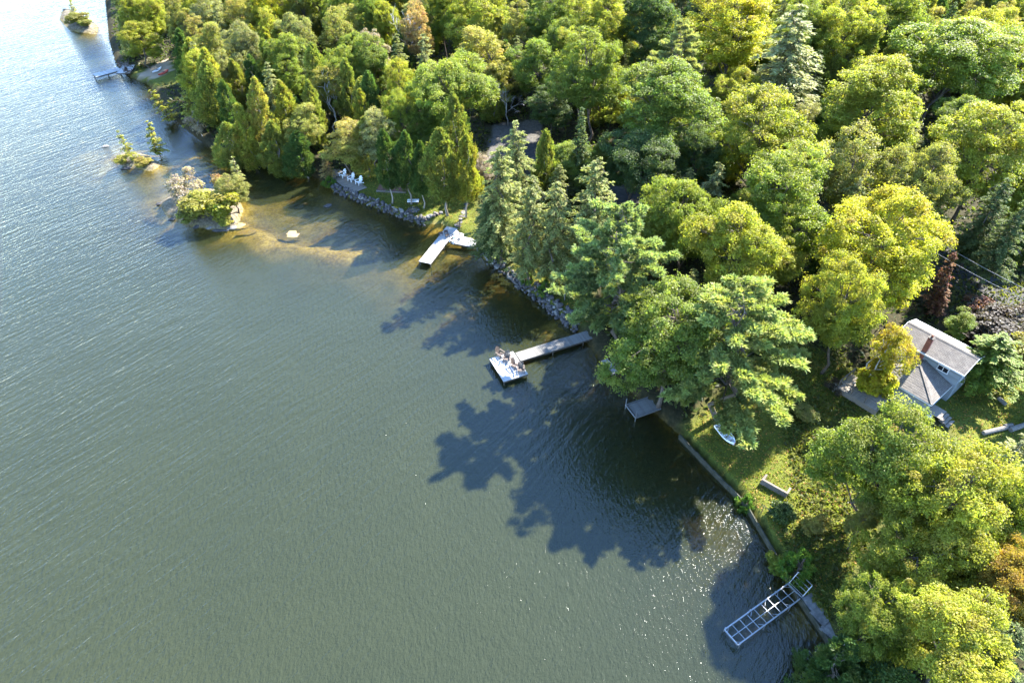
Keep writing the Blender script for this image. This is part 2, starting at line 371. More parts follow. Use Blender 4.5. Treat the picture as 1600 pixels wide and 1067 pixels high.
# road: an asphalt strip draped over the ground
def strip(name, line, halfw, dz, mat, step=1.5):
    L = np.asarray(line); pts = []
    for i in range(len(L) - 1):
        n = max(1, int(np.hypot(*(L[i + 1] - L[i])) / step)); pts += [L[i] + (L[i + 1] - L[i]) * k / n for k in range(n)]
    pts = np.array(pts + [L[-1]]); 
    for _ in range(12): pts[1:-1] = (pts[:-2] + 2 * pts[1:-1] + pts[2:]) / 4
    t = np.gradient(pts, axis=0); t /= np.hypot(*t.T)[:, None]; nn = np.stack([-t[:, 1], t[:, 0]], 1)
    offs = np.linspace(-halfw, halfw, 5); V = []
    zs = [max(terr([p + nn[i] * o for o in offs])[0]) for i, p in enumerate(pts)]
    for i, p in enumerate(pts):
        for o in offs: q = p + nn[i] * o; V.append((q[0], q[1], zs[i] + dz - abs(o) * .02))
    F = [(i * 5 + k, i * 5 + k + 1, i * 5 + k + 6, i * 5 + k + 5) for i in range(len(pts) - 1) for k in range(4)]
    return mesh_np(name, V, F, mat, True)
tag(link('road', strip('road', ROAD, 2.3, .05, M['asphalt'])), kind='structure')

# ------------------------------------------------------------------ tree makers
def unit(a): return a / np.maximum(np.linalg.norm(a, axis=1), 1e-9)[:, None]
def cards(C, T, Nn, Ls, Ws, fold=.25):
    """folded diamond leaves: centre, long axis, normal, length, width"""
    S = unit(np.cross(T, Nn)); Nn = unit(np.cross(S, T)); Ls = Ls[:, None]; Ws = Ws[:, None]
    V = np.stack([C - T * Ls / 2, C + S * Ws / 2 + Nn * Ws * fold, C + T * Ls / 2, C - S * Ws / 2 + Nn * Ws * fold], 1).reshape(-1, 3)
    return V, np.arange(len(V)).reshape(-1, 4)
def rdir(r, n): return unit(r.normal(size=(n, 3)))
def puff(r, C, rad, per, size, up=.5, flat=.75):
    n = len(C) * per; idx = np.repeat(np.arange(len(C)), per)
    d = rdir(r, n); d[:, 2] = np.where(d[:, 2] < -.35, -d[:, 2], d[:, 2])
    rr = rad[idx] * (0.35 + .8 * r.random(n) ** .7) * np.where(r.random(n) < .1, 1.45, 1.0)
    pos = C[idx] + d * rr[:, None] * np.array([1, 1, flat])
    nn = unit(d + rdir(r, n) * .75 + np.array([0, 0, up])); t = unit(np.cross(nn, rdir(r, n)))
    Ls = size * (.7 + .6 * r.random(n)); v = np.clip(r.random(len(C))[idx] * .6 + r.random(n) * .4, 0, 1)
    return pos, t, nn, Ls, Ls * (.62 + .25 * r.random(n)), v, r.random(len(C))[idx] ** 2
def leaf_mesh(name, parts, mat):
    P = [np.concatenate([p[i] for p in parts]) for i in range(7)]
    V, F = cards(P[0], P[1], P[2], P[3], P[4])
    return mesh_np(name, V, F, mat, False, {'v': P[5], 'w': P[6]})
def limb(r, a, b, r0, r1, n=5, sag=.08):
    a, b = np.array(a, float), np.array(b, float); L = np.linalg.norm(b - a)
    pts = [a + (b - a) * t + (r.normal(size=3) * L * .035 + np.array([0, 0, sag * L * math.sin(math.pi * t)])) * (0 < t < 1) for t in np.linspace(0, 1, n)]
    return pts, list(np.linspace(r0, r1, n))
def broad(seed, H=16.0, Wd=10.5, base=.28, nl=24, nclump=640, per=104, leaf=.185, clump=(.32, .8), bark='bark', tr=.2, skew=0.0, open_=0.0, stems=1):
    """broadleaf: trunk, limbs to lobes, leaf clumps on the lobes"""
    r = np.random.default_rng(seed); cz = H * (base + 1) / 2; rx = Wd / 2; rz = H * (1 - base) / 2
    d = rdir(r, nl * 3); d = d[d[:, 2] > -.8][:nl]; d[0] = (0, 0, 1)
    lob = d * np.array([rx * .62, rx * .62, rz * .66]) * (.62 + .62 * r.random(len(d)))[:, None] + np.array([skew * rx, 0, cz])
    lr = rx * (.20 + .25 * r.random(len(d)))
    an = np.array([.82 + .36 * r.random(), .82 + .36 * r.random(), 1.0]); lob = (lob - np.array([0, 0, cz])) * an + np.array([0, 0, cz]) + r.normal(size=lob.shape) * rx * .07
    lob = np.vstack([lob, [[skew * rx * .6, 0, cz]]]); lr = np.append(lr, rx * .5)
    C = []
    while len(C) < nclump:
        k = r.integers(len(lob), size=600); q = lob[k] + rdir(r, 600) * (lr[k] * (.86 + .22 * r.random(600)))[:, None] * np.array([1, 1, .85])
        dist = np.min(np.linalg.norm((q[:, None] - lob[None]) / (lr[None, :, None] * np.array([1, 1, .85])), axis=2), axis=1)
        q = q[(dist > .78 - .25 * (r.random(600) < .15)) & (q[:, 2] > H * base * .7)]
        C += list(q)
    C = np.array(C[:nclump]); rad = clump[0] + (clump[1] - clump[0]) * r.random(nclump)
    if open_ > 0: keepc = r.random(nclump) > open_; C = C[keepc]; rad = rad[keepc]
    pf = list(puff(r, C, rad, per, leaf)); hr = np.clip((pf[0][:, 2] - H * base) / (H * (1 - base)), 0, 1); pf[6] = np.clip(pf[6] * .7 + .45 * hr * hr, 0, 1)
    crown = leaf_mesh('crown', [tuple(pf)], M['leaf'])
    mb = MB()
    for sidx in range(stems):
        off = np.array([0, 0, 0]) if stems == 1 else np.array([math.cos(2.1 * sidx), math.sin(2.1 * sidx), 0]) * .25
        top = np.array([skew * rx * .8, 0, cz + rz * .45]) + off * 5
        pts, rad_ = limb(r, off + np.array([0, 0, -.4]), top, tr, tr * .28, 8, 0); rad_[0] = tr * 1.45; mb.tube(pts, rad_, 9)
        for k in range(len(lob)):
            if k % stems != sidx: continue
            t = np.clip((lob[k][2] - H * base * .5) / H - .12 + .1 * r.random(), .22, .62) / .8
            i = min(int(t * 7), 6); a = pts[i] + (pts[i + 1] - pts[i]) * (t * 7 - i); e = lob[k] + (lob[k] - a) * .25
            p2, r2 = limb(r, a, e, tr * .42, tr * .08, 6); mb.tube(p2, r2, 5)
            for j in range(4):
                c = lob[k] + rdir(r, 1)[0] * lr[k] * .9; p3, r3 = limb(r, p2[3], c, tr * .14, .015, 4); mb.tube(p3, r3, 4)
    return mb.mesh('trunk', M[bark], True), crown, H, Wd
def conifer(seed, H=17.0, Wd=6.5, base=.14, levels=30, nb=6, droop=-.15, prof=.85, card=(.42, .17), npts=9, lat=3, tr=.2, dens=1.0, bark='bark', lift=0.0, ragged=.25, curl=.0):
    r = np.random.default_rng(seed); mb = MB()
    tp, trd = limb(r, (0, 0, -.4), (r.normal() * .15, r.normal() * .15, H * .985), tr, .02, 10, 0); trd[0] = tr * 1.35; mb.tube(tp, trd, 8)
    A = {k: [] for k in range(7)}
    for li in range(levels):
        f = (li + .5) / levels; z = H * (base + (1 - base) * f)
        R0 = Wd / 2 * ((1 - f) ** prof) * (1 if f > .12 else .75 + 2 * f) + .12
        n = max(3, int(round(nb * (1 - .45 * f)))); ph = r.random() * 6.28
        for b in range(n):
            if r.random() < .1: continue
            Lb = R0 * (1 - ragged * r.random()) * (1.12 if r.random() < .12 else 1); a = ph + b * 6.283 / n + r.normal() * .22
            o = np.array([math.cos(a), math.sin(a), 0]); zz = z + r.normal() * H / levels * .35
            st = np.array([0, 0, zz]); 
            def pt(t): return st + o * Lb * t + np.array([0, 0, Lb * (lift * t + droop * t * t + curl * max(0, t - .6) ** 2 * 4)])
            if Lb > .7: mb.tube([pt(0), pt(.5), pt(.95)], [max(.015, .035 * Lb / 3), .014, .006], 4)
            m = max(3, int(npts * Lb / (Wd / 2) * dens) + 2); t = .12 + .9 * (np.arange(m) + r.random(m)) / m
            sd = np.array([-o[1], o[0], 0])
            for q in range(lat):
                side = r.choice([-1, 1], m) * r.random(m) * (1 - t * .75) * Lb * .30
                pos = np.array([pt(x) for x in t]) + sd * side[:, None] + r.normal(size=(m, 3)) * .08
                dirv = unit(o[None] * (.55 + .4 * r.random((m, 1))) + sd[None] * (np.sign(side)[:, None] * (.25 + .7 * r.random((m, 1)))) + np.array([0, 0, -.12 + droop * .4 + lift * .5]) + r.normal(size=(m, 3)) * .22)
                nn = unit(np.array([0, 0, 1.0]) + r.normal(size=(m, 3)) * .45 + o[None] * .35)
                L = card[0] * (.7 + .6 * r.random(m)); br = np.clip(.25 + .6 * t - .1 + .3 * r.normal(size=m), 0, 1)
                for k, x in enumerate((pos, dirv, nn, L, L * card[1] / card[0] * (.8 + .5 * r.random(m)), br, r.random(m) ** 2)): A[k].append(x)
    part = [np.concatenate(A[k]) for k in range(7)]
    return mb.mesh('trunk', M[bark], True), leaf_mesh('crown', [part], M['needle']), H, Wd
def cedar(seed, H=12.0, Wd=4.4, base=.1, n=9000, card=(.27, .12), bark='bark_pale', tr=.17, nc=300):
    """white cedar: an uneven column of upright sprays gathered in soft lumps"""
    r = np.random.default_rng(seed); f = r.random(nc) ** 1.15; a = r.random(nc) * 6.283; k = 9; la = r.random(k) * 6.283; lz = r.random(k)
    lump = sum(.28 * np.cos(a - la[i]) * np.exp(-((f - lz[i]) / .10) ** 2) for i in range(k)) + .12 * r.normal(size=nc)
    R0 = Wd / 2 * ((1 - f ** 2.2) ** .7) * np.minimum(1, .6 + f * 3) * np.clip(1 + lump, .45, 1.5) * .86
    o = np.stack([np.cos(a), np.sin(a), np.zeros(nc)], 1); C = o * (R0 * (1 - .35 * r.random(nc) ** 2))[:, None]; C[:, 2] = H * (base + (1 - base) * f * .96)
    sc_ = Wd / 4.6; rad = (.24 + .30 * r.random(nc)) * sc_ * (1.1 - .5 * f)
    per = n // nc; idx = np.repeat(np.arange(nc), per); m = len(idx); d = rdir(r, m); rr = rad[idx] * (.35 + .75 * r.random(m) ** .7)
    pos = C[idx] + d * rr[:, None] * np.array([1, 1, 1.55]); oo = o[idx]
    t = unit(oo * .5 + np.array([0, 0, .6]) + d * .5 + r.normal(size=(m, 3)) * .35); nn = unit(oo * .8 + d * .6 + np.array([0, 0, .5]) + r.normal(size=(m, 3)) * .35)
    L = card[0] * (.7 + .6 * r.random(m)); v = np.clip(r.random(nc)[idx] * .5 + .5 * r.random(m), 0, 1)
    mb = MB(); p, q = limb(r, (0, 0, -.4), (r.normal() * .1, r.normal() * .1, H * .95), tr, .02, 8, 0); q[0] = tr * 1.3; mb.tube(p, q, 8)
    for j in range(26):
        fz = .05 + .8 * r.random(); an = r.random() * 6.28; z = H * (base + (1 - base) * fz); L_ = Wd / 2 * ((1 - fz ** 1.5) ** .85) * .75
        mb.tube([(0, 0, z - .3), (math.cos(an) * L_ * .5, math.sin(an) * L_ * .5, z - .2), (math.cos(an) * L_, math.sin(an) * L_, z + .2)], [.03, .018, .006], 4)
    return mb.mesh('trunk', M[bark], True), leaf_mesh('crown', [(pos, t, nn, L, L * card[1] / card[0] * (.8 + .5 * r.random(m)), v, r.random(nc)[idx] ** 2)], M['needle']), H, Wd
def pine(seed, H=21.0, Wd=13.0, base=.28, tr=.3):
    """white pine: tiers of long level limbs that end in feathery plumes of needle tufts"""
    r = np.random.default_rng(seed); mb = MB(); tp, trd = limb(r, (0, 0, -.4), (r.normal() * .3, r.normal() * .3, H * .98), tr, .03, 12, 0); trd[0] = tr * 1.4; mb.tube(tp, trd, 9)
    TP = []; TD = []; TB = []
    levels = 13
    for li in range(levels):
        f = (li + .5) / levels; z = H * (base + (1 - base) * f); R0 = Wd / 2 * (1 - f ** 1.7) ** .75 * (.8 + .35 * r.random()) + .4
        n = 6 if f < .75 else 4; ph = r.random() * 6.28
        for b in range(n):
            Lb = R0 * (.55 + .55 * r.random()); a = ph + b * 6.283 / n + r.normal() * .3; o = np.array([math.cos(a), math.sin(a), 0]); sd = np.array([-o[1], o[0], 0])
            st = np.array([0, 0, z + r.normal() * .3]); lift = .10 + .35 * f
            def pt(t): return st + o * Lb * t + sd * Lb * .08 * math.sin(t * 3 + ph) + np.array([0, 0, Lb * (lift * t - .22 * t * t + .10 * t ** 3)])
            mb.tube([pt(0), pt(.35), pt(.7), pt(1)], [.028 * max(Lb, 1) ** .6 + .02, .03, .018, .008], 5)
            m = int(10 + Lb * 6)
            for t in .32 + .68 * (np.arange(m) + r.random(m)) / m:
                s = r.choice([-1, 1]); tl = (.3 + .7 * r.random()) * (1.15 - .7 * t) * min(1.0, Lb * .28); c = pt(t)
                e = c + (o * .75 + sd * s * .75) * tl + np.array([0, 0, .12 * tl + .08 * r.normal()])
                mb.tube([c, e], [.014, .006], 3)
                for q in np.linspace(.25, 1.0, 4):
                    TP.append(c + (e - c) * q + r.normal(size=3) * .09); TD.append((e - c) / max(np.linalg.norm(e - c), 1e-6) + np.array([0, 0, .35])); TB.append(t)
            TP.append(pt(1.0)); TD.append(o + np.array([0, 0, .3])); TB.append(1.0)
    TP = np.array(TP); TD = unit(np.array(TD)); TB = np.array(TB); per = 9; n = len(TP) * per; idx = np.repeat(np.arange(len(TP)), per)
    d = unit(TD[idx] * .75 + rdir(r, n) * .8 + np.array([0, 0, .22])); L = .42 * (.7 + .6 * r.random(n)); pos = TP[idx] + d * L[:, None] * .5
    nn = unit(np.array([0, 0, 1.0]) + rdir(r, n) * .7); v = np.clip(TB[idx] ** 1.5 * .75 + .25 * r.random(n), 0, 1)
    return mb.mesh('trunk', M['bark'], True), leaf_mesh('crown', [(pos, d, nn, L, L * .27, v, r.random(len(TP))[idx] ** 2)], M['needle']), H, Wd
def bare(seed, H=11.0, Wd=5.0, bark='bark_grey', tr=.13):
    r = np.random.default_rng(seed); mb = MB()
    def grow(a, d, L, rad, lev):
        e = a + d * L; p, q = limb(r, a, e, rad, rad * .55, 5, 0); mb.tube(p, q, 6 if lev < 2 else 4)
        if lev >= 4: return
        for j in range(4 if lev < 3 else 3):
            t = .35 + .65 * r.random(); dd = unit((d + rdir(r, 1)[0] * .75 + np.array([0, 0, .12]))[None])[0]
            grow(p[0] + (e - p[0]) * t, dd, L * (.45 + .2 * r.random()), max(rad * .42, .014), lev + 1)
    grow(np.array([0, 0, -.3]), unit(np.array([[.05, .02, 1.0]]))[0], H * .55, tr, 0)
    return mb.mesh('trunk', M[bark], True), None, H, Wd

KIT = {
 'maple': [broad(100 + i, 16, 10.5, .13 + .03 * (i % 3), 20 + 3 * (i % 4), 640 + 15 * i) for i in range(6)],
 'loose': [broad(140 + i, 14, 8, .16, 16, 430, 84, .175, (.3, .68), 'bark', .16, 0, .12) for i in range(4)],
 'birch': [broad(160 + i, 14, 7.5, .3, 10, 300, 50, .2, (.36, .7), 'bark_white', .13, .35 - .5 * i, .18, 2) for i in range(2)],
 'hemlock': [conifer(200 + i, 17, 8.0, .17, 24, 8, -.22, .5, (.36, .14), 17, 7, .2, ragged=.55) for i in range(5)],
 'spruce': [conifer(230 + i, 14, 4.6, .05, 36, 8, -.10, .95, (.34, .15), 10, 4, .16) for i in range(2)],
 'sapling': [conifer(260 + i, 6, 2.6, .15, 12, 5, -.1, .7, (.3, .13), 8, 4, .06, ragged=.6) for i in range(2)],
 'redfir': [conifer(250, 6, 2.6, .12, 16, 6, -.1, .9, (.32, .15), 7, 3, .07)],
 'cedar': [cedar(300 + i, 12, 4.8,   .05 + .03 * i, 18500, nc=260 + 25 * i) for i in range(6)],
 'lawncedar': [cedar(320 + i, 12, 4.8, .27, 21000, bark='bark_pale') for i in range(2)],
 'pine': [pine(400 + i) for i in range(3)],
 'bare': [bare(500 + i) for i in range(3)],
 'shrub': [broad(600 + i, 3.0, 3.4, .02, 9, 110, 46, .24, (.28, .45), 'bark', .05) for i in range(3)],
 'brush': [broad(620 + i, 2.6, 3.4, .02, 8, 70, 22, .2, (.25, .42), 'bark_grey', .05, 0, .2) for i in range(2)],
 'juniper': [cedar(640, 2.0, 2.3, .0, 6000, (.15, .06), 'bark', .05, 90)],
}
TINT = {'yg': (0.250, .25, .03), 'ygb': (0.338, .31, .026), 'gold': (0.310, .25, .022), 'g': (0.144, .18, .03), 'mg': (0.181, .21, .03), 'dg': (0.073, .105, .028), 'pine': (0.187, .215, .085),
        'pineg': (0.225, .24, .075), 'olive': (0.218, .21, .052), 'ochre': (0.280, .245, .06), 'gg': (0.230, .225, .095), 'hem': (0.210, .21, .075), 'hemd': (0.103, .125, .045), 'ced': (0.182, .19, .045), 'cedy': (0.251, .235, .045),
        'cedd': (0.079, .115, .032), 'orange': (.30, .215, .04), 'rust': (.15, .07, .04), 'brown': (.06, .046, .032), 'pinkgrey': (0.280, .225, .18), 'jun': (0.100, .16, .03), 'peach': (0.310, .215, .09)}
FRAC = {'maple': .64, 'loose': .63, 'birch': .63, 'shrub': .55, 'brush': .5, 'juniper': .5}      # crown centre; the rest are placed by their tip
NAME = {'maple': 'maple_tree', 'loose': 'broadleaf_tree', 'birch': 'birch_tree', 'hemlock': 'hemlock_tree', 'spruce': 'spruce_tree', 'redfir': 'fir_tree', 'sapling': 'conifer_tree', 'cedar': 'cedar_tree', 'lawncedar': 'cedar_tree',
        'pine': 'pine_tree', 'bare': 'bare_tree', 'shrub': 'shrub', 'brush': 'shrub', 'juniper': 'juniper_bush'}
PLACED = []; seen = {}
def put_tree(kind, x, y, h, wd, tint, label, group=None, lean=(0, 0), zoff=0.0):
    i = seen.get(kind, 0); seen[kind] = i + 1; tk, cr, H0, W0 = KIT[kind][i % len(KIT[kind])]
    bush = kind in ('shrub', 'brush', 'juniper')
    t = thing(NAME[kind], label, 'shrub' if bush else 'tree', (x, y, tz(x, y) + zoff), rng.random() * 6.28, group)
    t.scale = (wd / W0, wd / W0, h / H0); t.rotation_euler[0], t.rotation_euler[1] = lean
    if lean != (0, 0): t.rotation_euler[2] = 0
    elif not bush: t.rotation_euler[0], t.rotation_euler[1] = rng.normal() * .035, rng.normal() * .035
    a = link('trunk', tk, t)
    if cr is not None:
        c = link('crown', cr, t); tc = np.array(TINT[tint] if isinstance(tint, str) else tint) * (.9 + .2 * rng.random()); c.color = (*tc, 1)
    PLACED.append((x, y, wd / 2, h)); return t
def tree(kind, u, v, h, wpx, tint, label, group=None, lean=(0, 0)):
    """kind, pixel of the crown centre (broadleaf) or of the tip (conifers), height, crown width in photo pixels"""
    p = G(u, v, h * FRAC.get(kind, .97)); q = np.array([p[0], p[1], p[2] + h * .6])
    return put_tree(kind, p[0], p[1], h, wpx * {'hemlock': 1.5, 'cedar': 1.12, 'pine': 1.15, 'maple': 1.08, 'loose': 1.1}.get(kind, 1.0) * depth(q) / FPX, tint, label, group, lean)

# ------------------------------------------------------------------ trees, as seen in the photograph
TREES = [
 # --- right side, near
 ('maple', 1385, 720, 15, 178, 'mg', 'big green maple hiding the lakeside end of the cottage deck', None),
 ('maple', 1490, 795, 15, 180, 'yg', 'wide yellow-green maple filling the right edge below the log row', None),
 ('maple', 1440, 872, 12, 140, 'yg', 'lower yellow-green maple between the big green maple and the bottom edge', None),
 ('maple', 1362, 972, 10, 108, 'mg', 'fresh green broadleaf tree overhanging the shore below the metal dock frame', None),
 ('maple', 1490, 1005, 13, 185, 'yg', 'bright yellow-green maple in the bottom right corner of the photo', None),
 ('maple', 1578, 905, 12, 120, 'orange', 'orange-tinged maple against the right edge near the bottom corner', None),
 ('maple', 1580, 790, 13, 110, 'mg', 'green maple cut by the right edge below the log row', None),
 ('hemlock', 1598, 700, 13, 110, 'gg', 'grey-green conifer cut by the right edge above the yellow maple', None),
 ('cedar', 1338, 1010, 9, 90, 'cedd', 'dark cedar leaning over the water at the bottom edge', None),
 ('cedar', 1420, 1060, 9, 110, 'cedd', 'dark cedar under the yellow maple at the bottom edge', None),
 ('hemlock', 1590, 985, 10, 100, 'hemd', 'dark conifer in the lower right corner below the orange maple', None),
 ('loose', 1350, 815, 7, 50, 'olive', 'small olive broadleaf tree at the foot of the big green maple', None),
 # --- by the cottage
 ('maple', 1326, 478, 15, 116, 'yg', 'yellow-green maple left of the cottage with a grey trunk below', None),
 ('maple', 1382, 378, 17, 165, 'ygb', 'brilliant yellow maple behind the cottage, brightest crown in the photo', None),
 ('birch', 1368, 535, 10.5, 84, 'gold', 'golden loose-leaved birch overhanging the cottage roof', None),
 ('shrub', 1372, 592, 4.5, 62, 'ygb', 'small yellow tree beside the weathered deck of the cottage', None),
 ('hemlock', 1572, 530, 7, 95, 'g', 'bushy green conifer right of the cottage gable', None),
 ('redfir', 1496, 398, 8, 44, 'rust', 'rust-red dead conifer beside the road above the cottage', None),
 ('redfir', 1480, 452, 4, 40, 'rust', 'short rust-red sapling just above the cottage roof', None),
 ('loose', 1500, 505, 4.5, 45, 'g', 'low green tree at the back eave of the cottage', None),
 ('shrub', 1548, 510, 3, 90, 'brown', 'wide brown thicket between the cottage and the road', None),
 ('brush', 1590, 500, 2.6, 70, 'brown', 'brown twiggy bush by the road at the right edge', None),
 ('brush', 1530, 478, 2.4, 60, 'rust', 'reddish brown bush beside the shaded road bend', None),
 ('shrub', 1595, 545, 3, 60, 'olive', 'olive bush behind the bushy conifer at the right edge', None),
 ('hemlock', 1572, 285, 13, 62, 'hemd', 'dark shaded hemlock between the pale leaning trunk and the right edge', None),
 ('hemlock', 1602, 320, 12, 60, 'hemd', 'dark shaded hemlock cut by the right edge above the wires', None),
 ('cedar', 1542, 345, 6, 40, 'cedd', 'low dark cedar just right of the pale leaning trunk', None),
 # --- big centre group
 ('pine', 1188, 458, 17.5, 228, 'pineg', 'largest white pine, its long limbs spreading over the white rowboat', None),
 ('pine', 990, 345, 20, 182, 'pine', 'blue-green white pine overhanging the shore end of the chair dock', None),
 ('maple', 1052, 525, 16, 172, 'g', 'deep green maple overhanging the water above the small dark platform', None),
 ('maple', 1150, 400, 17, 142, 'yg', 'yellow-green maple rising behind the largest white pine', None),
 ('maple', 1070, 340, 16, 115, 'mg', 'green maple between the two white pines and the road', None),
 ('maple', 1228, 310, 18, 165, 'mg', 'broad green maple in the middle of the right-hand woods', None),
 ('maple', 1190, 215, 18, 150, 'yg', 'tall yellow-topped maple right of the mixed grey-green pine', None),
 ('loose', 1340, 275, 16, 120, 'olive', 'olive broadleaf tree behind the brilliant yellow maple', None),
 ('maple', 1432, 290, 16, 110, 'olive', 'dull olive-green maple left of the leaning pale trunk', None),
 ('maple', 1545, 230, 18, 150, 'yg', 'yellow-green maple standing on a pale leaning trunk by the road', None),
 ('maple', 1360, 160, 18, 145, 'yg', 'round yellow-orange topped maple in the upper right woods', None),
 ('maple', 1492, 90, 19, 165, 'mg', 'huge green maple near the top right corner', None),
 ('maple', 1592, 90, 17, 100, 'yg', 'yellow-green maple cut by the right edge near the top', None),
 ('hemlock', 1252, 18, 20, 115, 'gg', 'grey-blue conifer between two yellow maples at the top', None),
 ('maple', 1148, 52, 19, 145, 'ygb', 'broad bright yellow-green maple at the top edge right of centre', None),
 ('maple', 1322, 48, 18, 100, 'yg', 'yellow-green maple at the top edge right of the grey-blue conifer', None),
 ('maple', 1395, 28, 18, 90, 'mg', 'light green maple at the top edge beside the huge green maple', None),
 ('maple', 1035, 175, 19, 155, 'g', 'massive green tree above the road gap in the centre', None),
 ('pine', 1062, 48, 20, 105, 'gg', 'pale grey-green pine rising behind the massive green tree', None),
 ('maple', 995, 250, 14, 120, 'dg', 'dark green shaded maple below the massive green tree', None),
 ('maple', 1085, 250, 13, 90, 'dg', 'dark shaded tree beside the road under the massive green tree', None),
 ('maple', 925, 118, 18, 110, 'mg', 'layered green maple above the shaded clearing', None),
 ('maple', 935, 40, 18, 90, 'yg', 'yellow-green maple at the top edge above the layered green maple', None),
 ('maple', 858, 30, 17, 80, 'g', 'green maple at the top edge above the shaded clearing', None),
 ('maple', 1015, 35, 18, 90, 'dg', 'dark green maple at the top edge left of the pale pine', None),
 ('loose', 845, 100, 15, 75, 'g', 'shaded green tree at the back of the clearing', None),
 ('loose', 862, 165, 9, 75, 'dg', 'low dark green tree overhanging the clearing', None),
 ('loose', 812, 52, 14, 55, 'olive', 'olive tree left of the green maples on the top edge', None),
 ('spruce', 1222, 345, 9, 34, 'hemd', 'small dark spruce tucked below the broad green maple', None),
 ('shrub', 1085, 290, 5, 45, 'orange', 'small orange-leaved tree beside the road behind the green maple', None),
 # --- hemlock row on the shore
 ('hemlock', 782, 235, 17, 72, 'hem', 'tall pale hemlock at the shore end of the white dock', None),
 ('hemlock', 815, 196, 17, 68, 'hem', 'pale hemlock with the highest tip behind the white dock', None),
 ('hemlock', 868, 290, 15, 68, 'hem', 'hemlock on a bare trunk above the two round shore bushes', None),
 ('hemlock', 932, 258, 17, 85, 'hem', 'spire-topped hemlock between the bird house pole and the road', None),
 ('hemlock', 828, 292, 15, 72, 'hem', 'pale hemlock with a leaning trunk at the rocky shore', None),
 ('spruce', 917, 176, 16, 62, 'hemd', 'dark spire-topped spruce behind the hemlock row', None),
 ('cedar', 860, 204, 14, 42, 'ced', 'smooth green cedar between two pale hemlocks', None),
 ('hemlock', 765, 300, 12, 60, 'hemd', 'short dark hemlock hanging over the rocks by the white dock', None),
 ('loose', 752, 262, 6, 50, 'pinkgrey', 'pale grey wispy tree behind the stepping stone path', None),
 # --- lawn cedars and left middle
 ('lawncedar', 690, 202, 14, 62, 'ced', 'stout green cedar on the lawn nearest the white dock', None),
 ('lawncedar', 722, 215, 13, 45, 'cedy', 'yellow-green cedar on the lawn beside the stepping stones', None),
 ('lawncedar', 598, 205, 12, 42, 'cedd', 'dark cedar at the left of the garden bed', None),
 ('lawncedar', 630, 206, 12, 44, 'cedd', 'dark cedar at the right of the garden bed', None),
 ('lawncedar', 652, 222, 11, 38, 'cedd', 'dark narrow cedar between the bench and the garden bed', None),
 ('cedar', 712, 150, 15, 46, 'ced', 'tall cedar in front of the domed green maple', None),
 ('maple', 706, 145, 17, 120, 'mg', 'domed green maple, largest crown left of the clearing', None),
 ('loose', 762, 88, 16, 85, 'ochre', 'ochre and olive tree left of the shaded clearing', None),
 ('maple', 628, 188, 13, 58, 'mg', 'bright green maple behind the lawn cedars', None),
 ('maple', 622, 138, 14, 58, 'yg', 'yellow maple left of the domed green maple', None),
 ('maple', 740, 20, 17, 95, 'yg', 'yellow-green maple at the top edge left of the clearing', None),
 ('maple', 692, 15, 16, 65, 'mg', 'green maple at the top edge above the pink-tinted tree', None),
 ('loose', 655, 52, 14, 52, 'peach', 'pink-orange tinted tree near the top edge', None),
 ('loose', 585, 92, 13, 55, 'pinkgrey', 'thin grey half-bare tree in the left woods', None),
 ('bare', 625, 10, 14, 40, 'g', 'bare white dead tree at the top edge', None),
 ('bare', 793, 128, 8, 40, 'g', 'bare grey dead tree at the left of the shaded clearing', None),
 ('birch', 512, 140, 12, 62, 'ochre', 'birch with white leaning stems and a thin yellow crown', None),
 ('loose', 541, 222, 9, 78, 'ochre', 'ochre-leaved tree right behind the three white chairs', None),
 ('loose', 470, 190, 11, 55, 'olive', 'olive tree at the shore left of the birch', None),
 ('cedar', 462, 205, 9, 45, 'cedd', 'dark cedar at the water left of the chair deck', None),
 ('cedar', 420, 190, 10, 46, 'ced', 'shaded cedar at the water between two yellow-green cedars', None),
 ('cedar', 394, 125, 14, 44, 'ochre', 'tall ochre cedar right of the island', None),
 ('cedar', 375, 165, 12, 42, 'cedy', 'yellow-green cedar at the water behind the island', None),
 ('cedar', 350, 190, 9, 46, 'ced', 'broad green cedar at the shore behind the island', None),
 ('cedar', 438, 128, 12, 42, 'cedy', 'yellow cedar left of the birch', None),
 ('cedar', 313, 98, 13, 48, 'ced', 'bright green cedar in the far left woods', None),
 ('sapling', 255, 140, 7, 40, 'cedy', 'slim yellow cedar leaning over the water below the far dock', (0, -.35)),
 ('sapling', 288, 152, 7, 42, 'cedy', 'short yellow cedar on the shore left of the twiggy bush', None),
 ('brush', 312, 203, 4.2, 42, 'pinkgrey', 'reddish grey twiggy bush at the shore behind the island', None),
 ('loose', 353, 118, 11, 34, 'gg', 'greyish tree right of the bright green cedar', None),
 ('maple', 220, 60, 9.5, 58, 'yg', 'yellow maple overhanging the far dock', (0, -.06)),
 ('cedar', 190, 22, 9, 32, 'gg', 'grey-green cedar left of the yellow maple at the far dock', None),
 ('maple', 222, 18, 14, 58, 'yg', 'yellow-green tree at the top edge above the far dock', None),
 ('loose', 279, 34, 13, 48, 'olive', 'olive tree at the top edge right of the far dock', None),
 ('loose', 325, 25, 14, 58, 'gg', 'pale grey-green tree at the top edge in the far left woods', None),
 ('cedar', 294, 62, 12, 42, 'cedy', 'yellow-olive cedar behind the far dock beach', None),
 ('loose', 340, 66, 14, 55, 'olive', 'round olive tree in the far left woods', None),
 ('maple', 381, 80, 14, 60, 'gg', 'round grey-green maple in the far left woods', None),
 ('loose', 376, 34, 14, 50, 'ochre', 'ochre-green tree near the top edge of the far left woods', None),
 ('maple', 420, 18, 15, 62, 'ygb', 'bright yellow tree at the top edge of the left woods', None),
